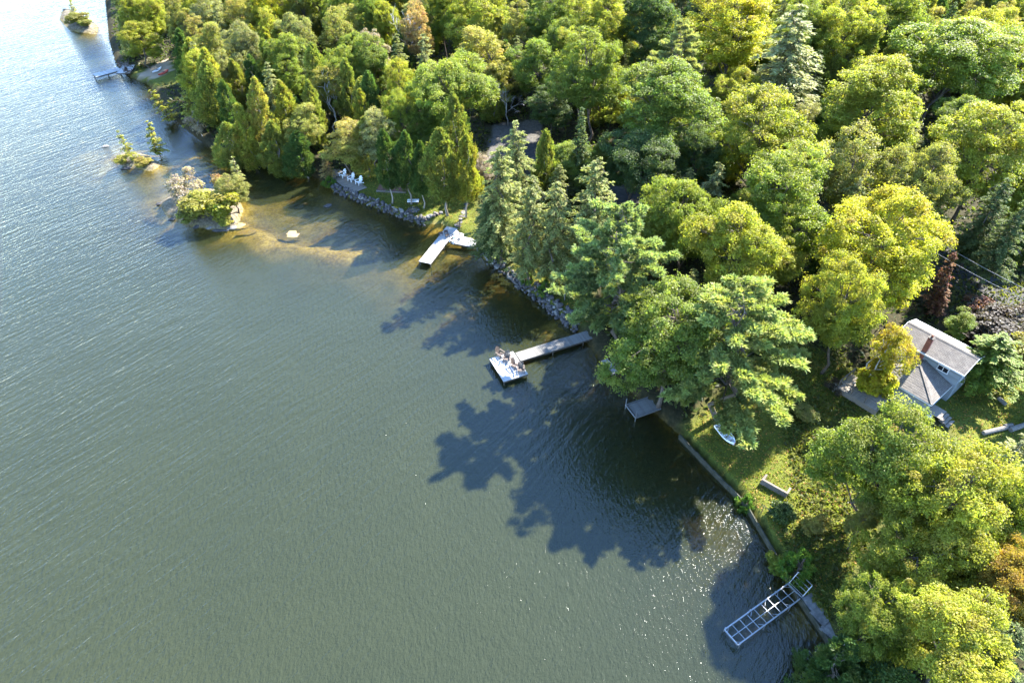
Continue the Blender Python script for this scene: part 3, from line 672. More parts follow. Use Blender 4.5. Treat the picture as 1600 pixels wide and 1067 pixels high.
 ('loose', 424, 55, 13, 45, 'yg', 'yellow-green tree just below the bright yellow one', None),
 ('maple', 460, 62, 14, 55, 'hem', 'dull green tree in the middle of the left woods', None),
 ('cedar', 404, 62, 13, 40, 'ced', 'dark green cedar in the middle of the left woods', None),
 ('cedar', 490, 70, 14, 46, 'ced', 'green cedar behind the white-stemmed birch', None),
 ('loose', 528, 56, 14, 55, 'olive', 'olive tree behind and right of the birch', None),
 ('maple', 534, 14, 15, 60, 'mg', 'green maple at the top edge of the left woods', None),
 ('maple', 575, 30, 15, 48, 'g', 'dark green maple at the top edge left of the dead white tree', None),
 ('maple', 606, 40, 14, 46, 'yg', 'yellow-green tree at the top edge below the dead white tree', None),
 ('cedar', 560, 140, 11, 32, 'cedy', 'light slim cedar behind the ochre-leaved tree', None),
 ('cedar', 572, 115, 13, 40, 'cedd', 'dark cedar right of the birch', None),
 ('cedar', 535, 95, 13, 40, 'ced', 'mid-green cedar just right of the birch crown', None),
 ('loose', 470, 20, 14, 55, 'olive', 'olive-green tree at the top edge of the left woods', None),
 ('cedar', 480, 125, 12, 36, 'ced', 'green cedar left of the birch stems', None),
 ('cedar', 345, 128, 11, 38, 'cedd', 'dark green cedar behind the ochre cedar', None),
 ('redfir', 505, 240, 4.6, 30, 'peach', 'small orange-brown dead conifer at the end of the chair deck', None),
 ('juniper', 516, 291, 1.5, 26, 'jun', 'round green bush at the left end of the stone wall', None),
 # --- islands
 ('shrub', 318, 318, 4.2, 76, 'cedy', 'yellow-green round shrub in front on the rocky island', None),
 ('loose', 362, 298, 6.0, 54, 'olive', 'olive tree on the right end of the rocky island', None),
 ('shrub', 352, 318, 4.2, 56, 'yg', 'green shrub on the right side of the rocky island', None),
 ('sapling', 362, 250, 7.0, 38, 'hem', 'thin conifer with a pale tip on the rocky island', None),
 ('brush', 283, 298, 4.0, 60, 'pinkgrey', 'pale grey bare shrub at the left of the rocky island', None),
 ('brush', 300, 283, 4.0, 40, 'pinkgrey', 'grey twiggy shrub at the back of the rocky island', None),
 ('brush', 345, 288, 3.0, 36, 'peach', 'tan twiggy shrub in the middle of the rocky island', None),
 ('shrub', 296, 332, 2.4, 44, 'olive', 'dull olive shrub at the lower left of the rocky island', None),
 ('shrub', 350, 346, 1.4, 26, 'cedy', 'low yellow bush on the pale rocks of the island', None),
 ('sapling', 193, 205, 6.0, 27, 'cedy', 'left one of two thin conifers on the tiny islet', (0, -.18)),
 ('sapling', 228, 192, 6.7, 33, 'cedy', 'right one of two thin conifers on the tiny islet', (0, .06)),
 ('shrub', 192, 249, 1.3, 26, 'cedy', 'low bush at the left end of the tiny islet', None),
 ('shrub', 222, 253, 1.3, 30, 'ochre', 'low ochre bush at the right end of the tiny islet', None),
 ('shrub', 122, 38, 2.6, 34, 'olive', 'olive shrub on the far islet in the top left corner', None),
 ('shrub', 138, 46, 1.8, 22, 'ced', 'green shrub at the tip of the far islet', None),
 ('sapling', 106, -4, 5.5, 16, 'ochre', 'thin conifer on the far islet in the top left corner', None),
 # --- shore bushes
 ('juniper', 822, 443, 1.9, 22, 'jun', 'left one of two round green bushes on the rocky shore', None),
 ('juniper', 853, 448, 2.1, 25, 'jun', 'right one of two round green bushes on the rocky shore', None),
 ('juniper', 1165, 785, 1.9, 38, 'jun', 'round clipped green bush on the seawall corner', None),
 ('shrub', 1222, 800, 2.2, 45, 'dg', 'dark green bush just behind the seawall right of the round bush', None),
 ('shrub', 1215, 880, 1.6, 34, 'mg', 'light green bush hanging over the seawall left of the dock ramp', None),
 ('juniper', 1252, 880, 3.0, 55, 'jun', 'spreading dark green juniper behind the metal dock frame', None),
 ('shrub', 1262, 650, 1.6, 40, 'olive', 'rough olive bush in the middle of the sunny lawn', None),
 ('shrub', 1298, 690, 1.8, 46, 'olive', 'rough yellow-green bush on the lawn beside the big green maple', None),
 ('brush', 1305, 605, 1.5, 34, 'brown', 'brown twiggy bush under the maple left of the cottage deck', None),
 ('shrub', 1275, 820, 1.6, 40, 'ochre', 'ochre-leaved bush below the timber wall', None),
]
for k, u, v, h, w, tn, lab, ln in TREES:
    grp = None
    tree(k, u, v, h, w, tn, lab, grp, ln or (0, 0))

# fill: the understorey and the woods behind, kept off everything that lies open in the photograph
CLEAR = [[(1395, 455), (1460, 430), (1600, 395), (1600, 690), (1480, 700), (1440, 640), (1330, 640), (1320, 600)],
         [(1065, 640), (1250, 540), (1345, 600), (1330, 660), (1270, 760), (1330, 900), (1290, 985), (1200, 860)],
         [(490, 255), (560, 268), (740, 258), (765, 395), (640, 350), (500, 300)], [(135, 90), (268, 82), (270, 132), (140, 132)],
         [(762, 178), (850, 178), (860, 235), (770, 240)], [(770, 400), (930, 395), (930, 510), (880, 500)], [(955, 290), (1010, 290), (1010, 325), (955, 325)], [(1478, 325), (1525, 325), (1525, 392), (1478, 392)],
         SHORE_PX + [(0, 0), (0, 1067)]]
CL = [np.array(c, float) for c in CLEAR]
def visible_clear(x, y, z, r, h):
    pts = [(x + r * math.cos(a), y + r * math.sin(a), z + h * f) for a in np.arange(0, 6.28, 1.05) for f in (.35, .65)] + [(x, y, z + h)]
    q = np.array([proj(p) for p in pts])
    return any(inside(q, c).any() for c in CL)
cand = np.column_stack([rng.uniform(-150, 175, 9000), rng.uniform(18, 250, 9000)]); cz, cs, _ = terr(cand); rd = seg_dist(cand, ROAD)
FILL = [('cedar', 11.5, 5.2), ('loose', 12, 6.8), ('maple', 14, 8.6), ('hemlock', 14, 6.5), ('cedar', 10, 4.6)]
WORD = {'ced': 'green', 'cedy': 'yellow-green', 'cedd': 'dark green', 'olive': 'olive', 'gg': 'grey-green', 'ochre': 'ochre', 'yg': 'yellow-green', 'mg': 'mid-green', 'g': 'deep green', 'hem': 'pale green', 'hemd': 'dark green'}
MARKS = []
for (px_, py_, _, ph_), row in zip(PLACED, TREES):
    if row[0] not in ('shrub', 'brush', 'juniper') and len(row[6].split()) <= 9: MARKS.append((*proj((px_, py_, tz(px_, py_) + ph_ * .7)), row[6]))
MK = np.array([m_[:2] for m_ in MARKS]); LABS = set(r_[6] for r_ in TREES)
def fill_label(word, nm, u, v):
    d = np.hypot(MK[:, 0] - u, MK[:, 1] - v)
    for k_ in np.argsort(d)[:14]:
        dx, dy = u - MK[k_, 0], v - MK[k_, 1]
        rel = ('right of' if dx > 0 else 'left of') if abs(dx) > abs(dy) else ('below' if dy > 0 else 'behind')
        for pre in (f'{word} {nm}', f'smaller {word} {nm}'):
            lab = f'{pre} just {rel} the {MARKS[k_][2]}'
            if lab not in LABS and len(lab.split()) <= 16: LABS.add(lab); return lab
    return f'{word} {nm} in the packed woods'
sun_h = -np.array([math.sin(SUN_AZ), math.cos(SUN_AZ)]); SUNNY = [tuple(W(u_, v_, .9)[:2]) for u_, v_ in ((185, 108), (165, 114), (200, 108), (725, 330), (1250, 700), (1240, 750), (1280, 740))]   # sunlit in the photograph
cnt = 0
for (x, y), z, s, r_ in zip(cand, cz, cs, rd):
    if s < 3 or r_ < 3.5: continue
    k, h, w = FILL[rng.integers(5)]; f = .8 + .35 * rng.random(); h *= f; w *= f
    if y < 120 and x > -20: h *= .78; w *= .9
    u, v = proj((x, y, z + h * .6))
    if not (-60 < u < 2150 and -70 < v < 1120): continue
    if u > 1640:                       # beyond the right edge: the trees whose shade falls on the road and lawn, but not on the lit roof
        dd = np.array([45.0 - x, 52.0 - y]); sv = -np.array([math.sin(SUN_AZ), math.cos(SUN_AZ)]); al = dd @ sv
        if v > 640 or r_ < 5 or (0 < al < h * 2.2 and abs(dd[0] * sv[1] - dd[1] * sv[0]) < 8): continue
    P = np.array([(a, b, c) for a, b, c, _ in PLACED]); d = np.hypot(P[:, 0] - x, P[:, 1] - y)
    if (d < .40 * (P[:, 2] + w / 2)).any() or visible_clear(x, y, z, w / 2, h): continue
    if any(0 < (np.array(q_) - (x, y)) @ sun_h < h * 1.15 and abs((q_[0] - x) * sun_h[1] - (q_[1] - y) * sun_h[0]) < w / 2 + 1.5 for q_ in SUNNY): continue
    if cnt >= 560: break
    cnt += 1
    tn = {'cedar': ['ced', 'cedy', 'cedd', 'olive'], 'loose': ['olive', 'gg', 'ochre', 'yg'], 'maple': ['mg', 'yg', 'g', 'mg'], 'hemlock': ['hem', 'hemd', 'gg', 'hem']}[k][rng.integers(4)]
    nm = {'cedar': 'cedar', 'loose': 'broadleaf tree', 'maple': 'maple', 'hemlock': 'hemlock'}[k]
    put_tree(k, x, y, h, w, tn, fill_label(WORD[tn], nm, u, v), f'{nm}s filling the woods')
print('fill trees', cnt)
# ------------------------------------------------------------------ stones
def stone_mesh(seed, mat, flat=.65, sub=2):
    import bmesh
    r = np.random.default_rng(seed); bm = bmesh.new(); bmesh.ops.create_icosphere(bm, subdivisions=sub, radius=.5)
    ax = rdir(r, 7)
    for v in bm.verts:
        c = np.array(v.co)
        if sub > 2: c = c * (1 + .12 * math.sin(7 * c[0] + seed) * math.cos(9 * c[1] + seed * .7) + .07 * math.sin(17 * c[0] - 13 * c[1] + seed))

        for a in ax:
            k = c @ a - .36
            if k > 0: c = c - a * k * .85
        v.co = Vector(c * np.array([1, .8, flat]) + r.normal(size=3) * .012)
    me = bpy.data.meshes.new('stone'); bm.to_mesh(me); bm.free(); me.materials.append(mat); return me
STONES = [stone_mesh(i, M['stone'] if i % 4 else M['stone_pale']) for i in range(8)]
def resample(line, step):
    L = np.asarray(line, float); out = []
    for a, b in zip(L[:-1], L[1:]):
        n = max(1, int(round(np.hypot(*(b - a)) / step))); out += [a + (b - a) * k / n for k in range(n)]
    return np.array(out + [L[-1]])
def stones_along(parent, line, rows, step, size, zs, spread):
    origin = np.array(parent.location)
    for p, row in [(p, k) for p in resample(line, step) for k in range(rows)]:
        i = rng.integers(8); s = size * (.5 + 1.1 * rng.random() ** 1.6)
        q = p + rng.normal(size=2) * .16 + spread * (row / max(1, rows - 1))
        o = link('stone', STONES[i], parent, (q[0] - origin[0], q[1] - origin[1], zs[0] + (zs[1] - zs[0]) * row / max(1, rows - 1) - origin[2] + rng.normal() * .04), 0, (s, s, s * .9))
        o.rotation_euler = (rng.normal() * .4, rng.normal() * .4, rng.random() * 6.28)
wl = pxpoly([(524, 298), (560, 312), (600, 328), (640, 344), (662, 350), (676, 346), (688, 341)])
t = thing('stone_wall', 'grey dry stone wall holding the shaded lawn above the lake', 'stone wall', (*wl[3], 0))
stones_along(t, wl + np.array([-.2, -.3]), 5, .38, .62, (-.25, .98), np.array([.28, .5]))
wl = pxpoly([(748, 394), (770, 410), (795, 430), (815, 448)])
t = thing('shore_rocks', 'scattered boulders on the shaded shore right of the white dock', 'rocks', (*wl[1], 0)); stones_along(t, wl + np.array([-.3, -.4]), 4, .55, .75, (-.2, .8), np.array([.6, .7]))
wl = pxpoly([(818, 450), (838, 466), (860, 484), (882, 502), (900, 516)])
t = thing('stone_revetment', 'pale broken rock bank beside the gangway of the chair dock', 'rock bank', (*wl[2], 0)); stones_along(t, wl + np.array([-.4, -.5]), 6, .42, .66, (-.3, 1.0), np.array([1.0, 1.3]))
# island rocks
for px, sz, mat, lab in [((256, 318), (2.4, 1.2, .8), 'stone', 'dark jagged rock at the left tip of the rocky island'), ((349, 349), (2.6, 1.8, 1.3), 'stone_pale', 'pale sunlit boulder at the front of the rocky island'),
        ((318, 352), (3.2, 1.0, .8), 'stone', 'long grey ledge along the front of the rocky island'), ((345, 360), (2.6, 1.2, .6), 'stone', 'low brown ledge below the pale island boulder'),
        ((453, 367), (3.4, 3.4, .5), 'stone_ochre', 'flat ochre rock lying alone just above the water'), ((373, 352), (3.6, 2.6, .45), 'stone_ochre', 'flat ochre rock shelf at the right end of the island'), ((385, 362), (3.4, 2.0, .35), 'stone_ochre', 'low ochre slab trailing off the right end of the island'), ((330, 356), (1.6, 1.0, .8), 'stone_pale', 'small pale boulder between the island ledges'), ((276, 341), (2.4, 1.1, .8), 'stone', 'dark ledge at the lower left of the rocky island'), ((362, 356), (1.8, 1.3, .8), 'stone_pale', 'pale block right of the sunlit island boulder'), ((140, 50), (3, 1.2, .7), 'stone_ochre', 'rock at the tip of the far islet'),
        ((203, 262), (2.8, 1.0, .6), 'stone', 'dark rock below the bushes of the tiny islet'), ((165, 229), (1.4, 1, .45), 'stone_pale', 'small pale rock in the water left of the tiny islet'), ((512, 322), (1.4, 1.2, .6), 'stone', 'small grey rock under water off the stone wall')]:
    p = W(*px); me = stone_mesh(int(px[0]), M[mat], .6, 3); o = link('rock', me, None, (p[0], p[1], -.02 if 'ochre' not in lab else -.16), rng.random() * .6, (sz[0], sz[1], sz[2] * 1.5)); tag(o, lab, 'rock')

# ------------------------------------------------------------------ docks: planks, beams, posts are parts
def mesh_box(name, d, mat): return MB().box((0, 0, 0), d).mesh(name, mat)
def planked(parent, a, b, width, z, mat, pw=.2, gap=.018, th=.045):
    """deck from a to b (world xy), planks across, on two edge beams"""
    a, b = np.array(a[:2]), np.array(b[:2]); d = b - a; L = np.hypot(*d); d /= L; rz = math.atan2(d[1], d[0]); o = np.array(parent.location)
    n = max(2, int(L / pw)); st = L / n; me = mesh_box('plank', (st - gap, width, th), mat)
    for i in range(n):
        c = a + d * st * (i + .5); k = link('plank', me, parent, (c[0] - o[0], c[1] - o[1], z - o[2] + rng.normal() * .004), rz)
    nn = np.array([-d[1], d[0]])
    for s in (-1, 1):
        e0, e1 = a + nn * s * (width / 2 - .06), b + nn * s * (width / 2 - .06)
        MB().bar((e0[0] - o[0], e0[1] - o[1], z - o[2] - .15), (e1[0] - o[0], e1[1] - o[1], z - o[2] - .15), .09, .2).build('beam', M['beam_dark'], parent)
    return a, b, d, nn
def posts(parent, pts, z0, z1, r=.06, mat='beam_dark'):
    o = np.array(parent.location)
    for p in pts: MB().tube([(p[0] - o[0], p[1] - o[1], z0 - o[2]), (p[0] - o[0], p[1] - o[1], z1 - o[2])], r, 8).build('post', M[mat], parent)
def mid(*pts): return sum(np.array(p[:2]) for p in pts) / len(pts)

# chair dock
zc = .62
A, B = mid(W(905, 518, zc), W(908, 537, zc)), mid(W(797, 549, zc), W(824, 566, zc))
t = thing('dock', 'grey dock with gangway and square end carrying four dark chairs', 'dock', (*B, 0.0)); dock3 = t
ax = (A - B) / np.hypot(*(A - B)); nx_ = np.array([-ax[1], ax[0]])
end = B - ax * .1
planked(t, end, A + ax * 1.5, 1.55, zc, M['deck_dark'], .22, .03)  # darker boards carry the gangway's dappled shade in their colour
pc = [W(763, 565, zc)[:2], W(793, 600, zc)[:2], W(826, 579, zc)[:2], W(796, 547, zc)[:2]]; pc0 = sum(pc) / 4
pl = float(np.mean([np.dot(pc[3] - pc[0], ax), np.dot(pc[2] - pc[1], ax)])); pw_ = float(np.mean([abs(np.dot(pc[1] - pc[0], nx_)), abs(np.dot(pc[2] - pc[3], nx_))]))
planked(t, pc0 - ax * pl / 2, pc0 + ax * (pl / 2), pw_, zc + .01, M['deck_pale'], .22)
posts(t, [pc0 + ax * i * (pl / 2 - .1) + nx_ * j * (pw_ / 2 - .1) for i in (-1, 1) for j in (-1, 1)] + [A + nx_ * j * .8 for j in (-1, 1)] + [mid(A, B) + nx_ * j * .8 for j in (-1, 1)], -2.2, zc - .05)

def chair_parts():
    P = {}
    m = MB()
    for i in range(5): m.bar((-.27, -.22 + i * .12, .36 - i * .03), (.27, -.22 + i * .12, .36 - i * .03), .10, .025)
    P['seat'] = m
    m = MB()
    for i in range(5):
        x = -.22 + i * .11; hh = .78 - .06 * abs(i - 2) ** 1.5; m.bar((x * .8, .26, .24), (x * 1.15, .26 + hh * .42, .24 + hh), .095, .025)
    m.bar((-.25, .38, .52), (.25, .38, .52), .06, .03); P['backrest'] = m
    P['armrest'] = [MB().bar((s * .34, -.36, .56), (s * .33, .42, .54), .13, .03) for s in (-1, 1)]
    P['leg'] = [MB().bar((s * .31, -.30, 0), (s * .31, -.28, .55), .04, .10) for s in (-1, 1)] + [MB().bar((s * .29, -.34, .36), (s * .29, .62, .04), .035, .12) for s in (-1, 1)]
    return P
def chair_kit(mat):
    P = chair_parts(); return [(n, m.mesh(n, M[mat])) for n, v in P.items() for m in (v if isinstance(v, list) else [v])]
KITC = {k: chair_kit(k) for k in ('white', 'brown_paint')}
def chair(xy, z, rz, mat, label, group, s=1.12):
    t = thing('adirondack_chair', label, 'chair', (xy[0], xy[1], z), rz, group); t.scale = (s, s, s)
    for n, me in KITC[mat]: link(n, me, t)
    return t
# seat faces -Y of the chair
for (u, v), rz, lab in [((782, 557), R(205), 'back left one of the four dark chairs on the square dock end'), ((792, 564), R(150), 'back right one of the four dark chairs on the square dock end'), ((805, 574), R(200), 'front left one of the four dark chairs on the square dock end'), ((814, 581), R(165), 'front right one of the four dark chairs on the square dock end')]:
    p = W(u, v, zc); chair(p[:2], zc + .035, rz - R(160), 'brown_paint', lab, 'dark chairs on the dock')

# white L dock
zc = .7
A, B = mid(W(697, 351, zc), W(716, 360, zc)), mid(W(653, 408, zc), W(674, 413, zc))
t = thing('dock', 'bright white L-shaped dock below the sunny lawn', 'dock', (*B, 0.0)); ax = (A - B) / np.hypot(*(A - B)); nx_ = np.array([-ax[1], ax[0]])
planked(t, B, A, 1.75, zc, M['deck_pale'], .22)
C0, C1 = mid(W(712, 364, zc), W(704, 383, zc)), mid(W(748, 370, zc), W(740, 391, zc)); planked(t, C0, C1, 2.0, zc - .012, M['deck_pale'], .22)
posts(t, [B + nx_ * j * .8 + ax * .2 for j in (-1, 1)] + [mid(A, B) + nx_ * j * .8 for j in (-1, 1)] + [C1], -1.6, zc - .05)
p = W(670, 404, zc); t = thing('swim_ladder', 'dark metal swim ladder lying at the lake end of the white dock', 'ladder', (p[0], p[1], zc + .06), R(20))
for s in (-1, 1): MB().tube([(s * .22, -.7, .03), (s * .22, .6, .03), (s * .22, .8, .35)], .03, 6).build('rail', M['beam_dark'], t)
for i in range(4): MB().tube([(-.22, -.5 + i * .33, .03), (.22, -.5 + i * .33, .03)], .025, 6).build('rung', M['beam_dark'], t)
def stool(u, v, lab):
    p = W(u, v, zc); t = thing('stool', lab, 'stool', (p[0], p[1], zc + .03), rng.random())
    MB().box((0, 0, .4), (.55, .5, .06)).build('seat', M['brown_paint'], t)
    for x, y in ((-1, -1), (1, -1), (1, 1), (-1, 1)): MB().box((x * .22, y * .19, .185), (.05, .05, .37)).build('leg', M['brown_paint'], t)
stool(689, 368, 'leftmost of three dark stools on the white dock'); stool(697, 365, 'uppermost of three dark stools on the white dock'); stool(699, 371, 'rightmost of three dark stools at the bend of the white dock')
p = W(719, 373, zc); chair(p[:2], zc + .03, R(60), 'white', 'white chair with a dark shadow on the shore leg of the white dock', 'white chairs')
p = W(708, 379, zc); chair(p[:2], zc + .03, R(-40), 'white', 'white chair near the inner corner of the white dock', 'white chairs')
p = G(719, 365); t = thing('mooring_post', 'thin brown post at the shore edge of the white dock', 'post', p); MB().tube([(0, 0, -.3), (0, 0, 1.3)], .07, 8).build('shaft', M['brown_paint'], t); MB().tube([(0, 0, 1.3), (0, 0, 1.36)], .09, 8).build('cap', M['brown_paint'], t)

# chair deck on the shore
zd = .95; q = [W(508, 268, zd)[:2], W(528, 266, zd)[:2], W(570, 296, zd)[:2], W(555, 299, zd)[:2]]
A, B = mid(q[0], q[1]), mid(q[2], q[3]); t = thing('wooden_deck', 'low weathered wooden deck at the water with three white chairs', 'deck', (*A, 0))
planked(t, A, B, 2.6, zd, M['deck_brown'], .22); ax = (B - A) / np.hypot(*(B - A)); nx_ = np.array([-ax[1], ax[0]])
posts(t, [A + ax * k + nx_ * j * 1.15 for k in (.2, 2.6, 5.2) for j in (-1, 1)], -1.2, zd - .04, .09)
for u, v, lab in ((536, 277, 'leftmost of the three white chairs on the wooden deck'), (549, 283, 'middle one of the three white chairs on the wooden deck'), (561, 288, 'rightmost of the three white chairs on the wooden deck')):
    p = W(u, v, zd); chair(p[:2], zd + .03, R(-38), 'white', lab, 'white chairs on the wooden deck', 1.2)

# far dock
zc = .8; A, B = mid(W(186, 102, zc), W(188, 113, zc)), mid(W(142, 114, zc), W(152, 123, zc))
t = thing('dock', 'far grey dock with a narrow gangway reaching into the lake', 'dock', (*B, 0.0)); planked(t, B, A, 2.1, zc, M['deck_pale'], .3)
C0, C1 = mid(W(182, 101, zc), W(191, 119, zc)), mid(W(205, 100, zc), W(211, 118, zc)); planked(t, C0, C1, 4.6, zc + .15, M['deck_pale'], .3)
posts(t, [B, mid(A, B), C0, C1], -2.0, zc - .05, .1)
for u, v, lab in ((190, 105, 'leftmost dark chair on the far dock'), (199, 104, 'back dark chair on the far dock'), (197, 113, 'front dark chair on the far dock'), (203, 114, 'rightmost dark chair on the far dock')):
    p = W(u, v, zc + .15); chair(p[:2], zc + .19, rng.random() * 6.28, 'brown_paint', lab, 'dark chairs on the far dock', 1.2)
def kayak(u, v, rz, mat, lab):
    p = G(u, v); t = thing('kayak', lab, 'kayak', (p[0], p[1], p[2] + .02), rz); n = 12; V = []; F = []
    for i in range(n + 1):
        s = -1 + 2 * i / n; w = .38 * (1 - abs(s) ** 2.2) + .01; zz = .05 + .16 * s * s
        V += [(s * 1.5, w * math.cos(a), zz + .18 + .17 * math.sin(a)) for a in np.linspace(0, 2 * math.pi, 9)[:-1]]
    for i in range(n):
        for k in range(8): F.append((i * 8 + k, i * 8 + (k + 1) % 8, (i + 1) * 8 + (k + 1) % 8, (i + 1) * 8 + k))
    link('hull', mesh_np('hull', V, F, M[mat], True), t); MB().box((.1, 0, .37), (.75, .42, .05)).build('cockpit', M['beam_dark'], t)
kayak(246, 112, R(75), 'white', 'white kayak drawn up on the far beach'); kayak(256, 116, R(70), 'red', 'red kayak drawn up beside the far beach')

# dark platform
zc = .55; q = [W(981, 634, zc)[:2], W(990, 652, zc)[:2], W(1028, 637, zc)[:2], W(1016, 623, zc)[:2]]
A, B = mid(q[0], q[1]), mid(q[2], q[3]); t = thing('swim_platform', 'small dark platform dock in the shade under the maple', 'dock', (*A, 0)); ax = (B - A) / np.hypot(*(B - A)); nx_ = np.array([-ax[1], ax[0]])
planked(t, A + ax * .15, B + ax * 1.2, 1.9, zc, M['deck_dark'], .2); o = np.array(t.location)
for j in (-1, 1):
    a_, b_ = A + nx_ * j * 1.02, B + ax * 1.2 + nx_ * j * 1.02; MB().bar((*(a_ - o[:2]), zc + .02), (*(b_ - o[:2]), zc + .02), .08, .14).build('rail', M['metal'], t)
a_, b_ = A - nx_ * 1.06 - ax * .02, A + nx_ * 1.06 - ax * .02; MB().bar((*(a_ - o[:2]), zc + .02), (*(b_ - o[:2]), zc + .02), .08, .14).build('rail', M['metal'], t)
posts(t, [A + nx_ * j * 1.0 for j in (-1, 1)], -1.5, zc + 1.0, .05, 'metal')
# boardwalk half hidden by the pine
zc = .8; A, B = W(944, 562, zc)[:2], W(962, 583, zc)[:2]; t = thing('boardwalk', 'pale edged boardwalk half hidden under the shoreline pine', 'boardwalk', (*A, 0)); planked(t, A, B, .9, zc, M['deck_grey'], .2)
posts(t, [A, mid(A, B), B], -1.3, zc - .05)

# metal dock frame
zc = .62; q = [W(1130, 984, zc)[:2], W(1155, 1007, zc)[:2], W(1252, 933, zc)[:2], W(1232, 912, zc)[:2]]
A, B = mid(q[0], q[1]), mid(q[2], q[3]); ax = (B - A); L = np.hypot(*ax); ax /= L; nx_ = np.array([-ax[1], ax[0]]); hw = float(np.mean([abs(np.dot(q[0] - q[1], nx_)), abs(np.dot(q[3] - q[2], nx_))])) / 2
t = thing('metal_dock', 'bare metal dock frame without boards at the lower right shore', 'dock frame', (*A, zc), math.atan2(ax[1], ax[0]))
for s in (-1, 1): MB().bar((0, s * hw, 0), (L, s * hw, 0), .09, .14).build('side_rail', M['metal'], t)
MB().bar((0, 0, -.02), (L, 0, -.02), .045, .06).build('middle_rail', M['metal'], t)
for i in range(10): x = L * i / 9; MB().bar((x, -hw, 0), (x, hw, 0), .10 if i in (0, 9) else .05, .12 if i in (0, 9) else .06).build('crossbar', M['metal'], t)
for x0, x1 in ((0, .5), (L * .36, L * .42), (L * .58, L * .64), (L * .78, L * .84), (L, L - .5)):
    for s in (-1, 1): MB().bar((x0, s * hw * .55, -.06), (x1 if x0 != x1 else x0, s * hw, -.06), .035, .035).build('brace', M['metal'], t)
for x in (.15, L * .4, L * .8):
    for s in (-1, 1): MB().tube([(x, s * (hw + .07), -2.2), (x, s * (hw + .07), .12)], .035, 7).build('post', M['metal'], t)
for s in (-1, 1): MB().bar((L + .1, s * hw * .98, .0), (L + .85, s * hw * .98, 1.15), .06, .08).build('ramp_rail', M['metal'], t)
for k in (.08, .4, .7, 1.0): MB().bar((L + .1 + .75 * k, -hw * .98, 1.15 * k), (L + .1 + .75 * k, hw * .98, 1.15 * k), .05, .06).build('ramp_crossbar', M['metal'], t)
# seawall: separate concrete lengths
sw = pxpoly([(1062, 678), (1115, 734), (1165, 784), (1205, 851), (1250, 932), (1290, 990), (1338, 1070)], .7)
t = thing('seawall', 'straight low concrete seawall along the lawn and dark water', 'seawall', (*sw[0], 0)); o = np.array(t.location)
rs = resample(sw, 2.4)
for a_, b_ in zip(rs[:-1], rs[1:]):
    d = (b_ - a_) / np.hypot(*(b_ - a_)); MB().bar((*(a_ + d * .015 - o[:2]), .12), (*(b_ - d * .015 - o[:2]), .02), .11, 1.24).build('wall_block', M['wall_old_shaded'], t)
t = thing('concrete_landing', 'cracked pale concrete landing at the shore end of the dock frame', 'landing', G(1283, 962))
for k, (u, v, s) in enumerate(((1268, 942, 1.3), (1283, 962, 1.4), (1297, 985, 1.3))):
    p = G(u, v) - np.array(t.location); MB().box((p[0], p[1], p[2] + .04), (s, 1.25, .16), R(-62 + 5 * k)).build('slab', M['stone_pale'], t)
# timber wall on the lawn
p = G(1208, 766); t = thing('timber_wall', 'short weathered timber retaining wall across the sunny lawn', 'retaining wall', p, R(-40))
for i in range(3): MB().box((0, i * .03, .12 + i * .21), (2.6, .2, .2)).build('timber', M['timber'], t)
for i in (-1, 1): MB().box((i * 1.2, .55, .36), (.2, .9, .2)).build('tie_back', M['timber'], t)
p = G(1190, 800); t = thing('handrail', 'thin dark handrail beside the timber wall', 'handrail', p, R(-50))
for x in (0, 1.3): MB().tube([(x, 0, -.2), (x, 0, 1.0)], .03, 6).build('post', M['beam_dark'], t)
MB().tube([(-.2, 0, 1.0), (1.5, 0, 1.0)], .03, 6).build('rail', M['beam_dark'], t)

# rowboat
def rowboat():
    p = G(1133, 682); q = G(1151, 702); d = (q - p)[:2]; rz = math.atan2(d[1], d[0])
    t = thing('rowboat', 'white rowboat with red trim pulled up on the shaded lawn', 'boat', (p[0], p[1], p[2] + .02), rz); t.scale = (.74, .74, .74); Lh = 1.9; n = 14
    def sec(s, inset=0.0, lower=0.0):
        w = (.68 * (1 - max(0, s) ** 2.6) * (1 - .18 * max(0, -s)) + .012) - inset; w = max(w, .006); k = .15 * max(0, s) ** 2; zt = .52 + .18 * max(0, s) ** 2 + .04 * s * s - lower
        return [(s * Lh, w * c, (k + .05) + (zt - k - .05) * (1 - e)) for c, e in ((1, 0), (.93, .5), (.72, .88), (.3, 1.0), (-.3, 1.0), (-.72, .88), (-.93, .5), (-1, 0))]
    V = []; F = []
    for i in range(n + 1): V += sec(-1 + 2 * i / n)
    for i in range(n):
        for k in range(7): F.append((i * 8 + k, i * 8 + k + 1, i * 8 + k + 9, i * 8 + k + 8))
    F.append(tuple(range(8)))
    hull = link('hull', mesh_np('hull', V, F, M['white'], True), t); md = hull.modifiers.new('thick', 'SOLIDIFY'); md.thickness = .03; md.offset = 0
    for s in (-1, 1): MB().tube([(x * Lh, (sec(x)[0][1] + .015) * s, sec(x)[0][2] + .01) for x in np.linspace(-1, 1, 15)], .035, 6).build('gunwale', M['white'], t)
    for x in (-.55, 0.0, .45): MB().box((x * Lh, 0, .36), (.26, 1.24 * (1 - max(0, x) ** 2.6), .035)).build('thwart', M['trim'], t)
    MB().tube([(Lh * .88, 0, .05), (Lh * .98, 0, .3), (Lh * 1.01, 0, .74)], .05, 6).build('bow_trim', M['red'], t)
rowboat()

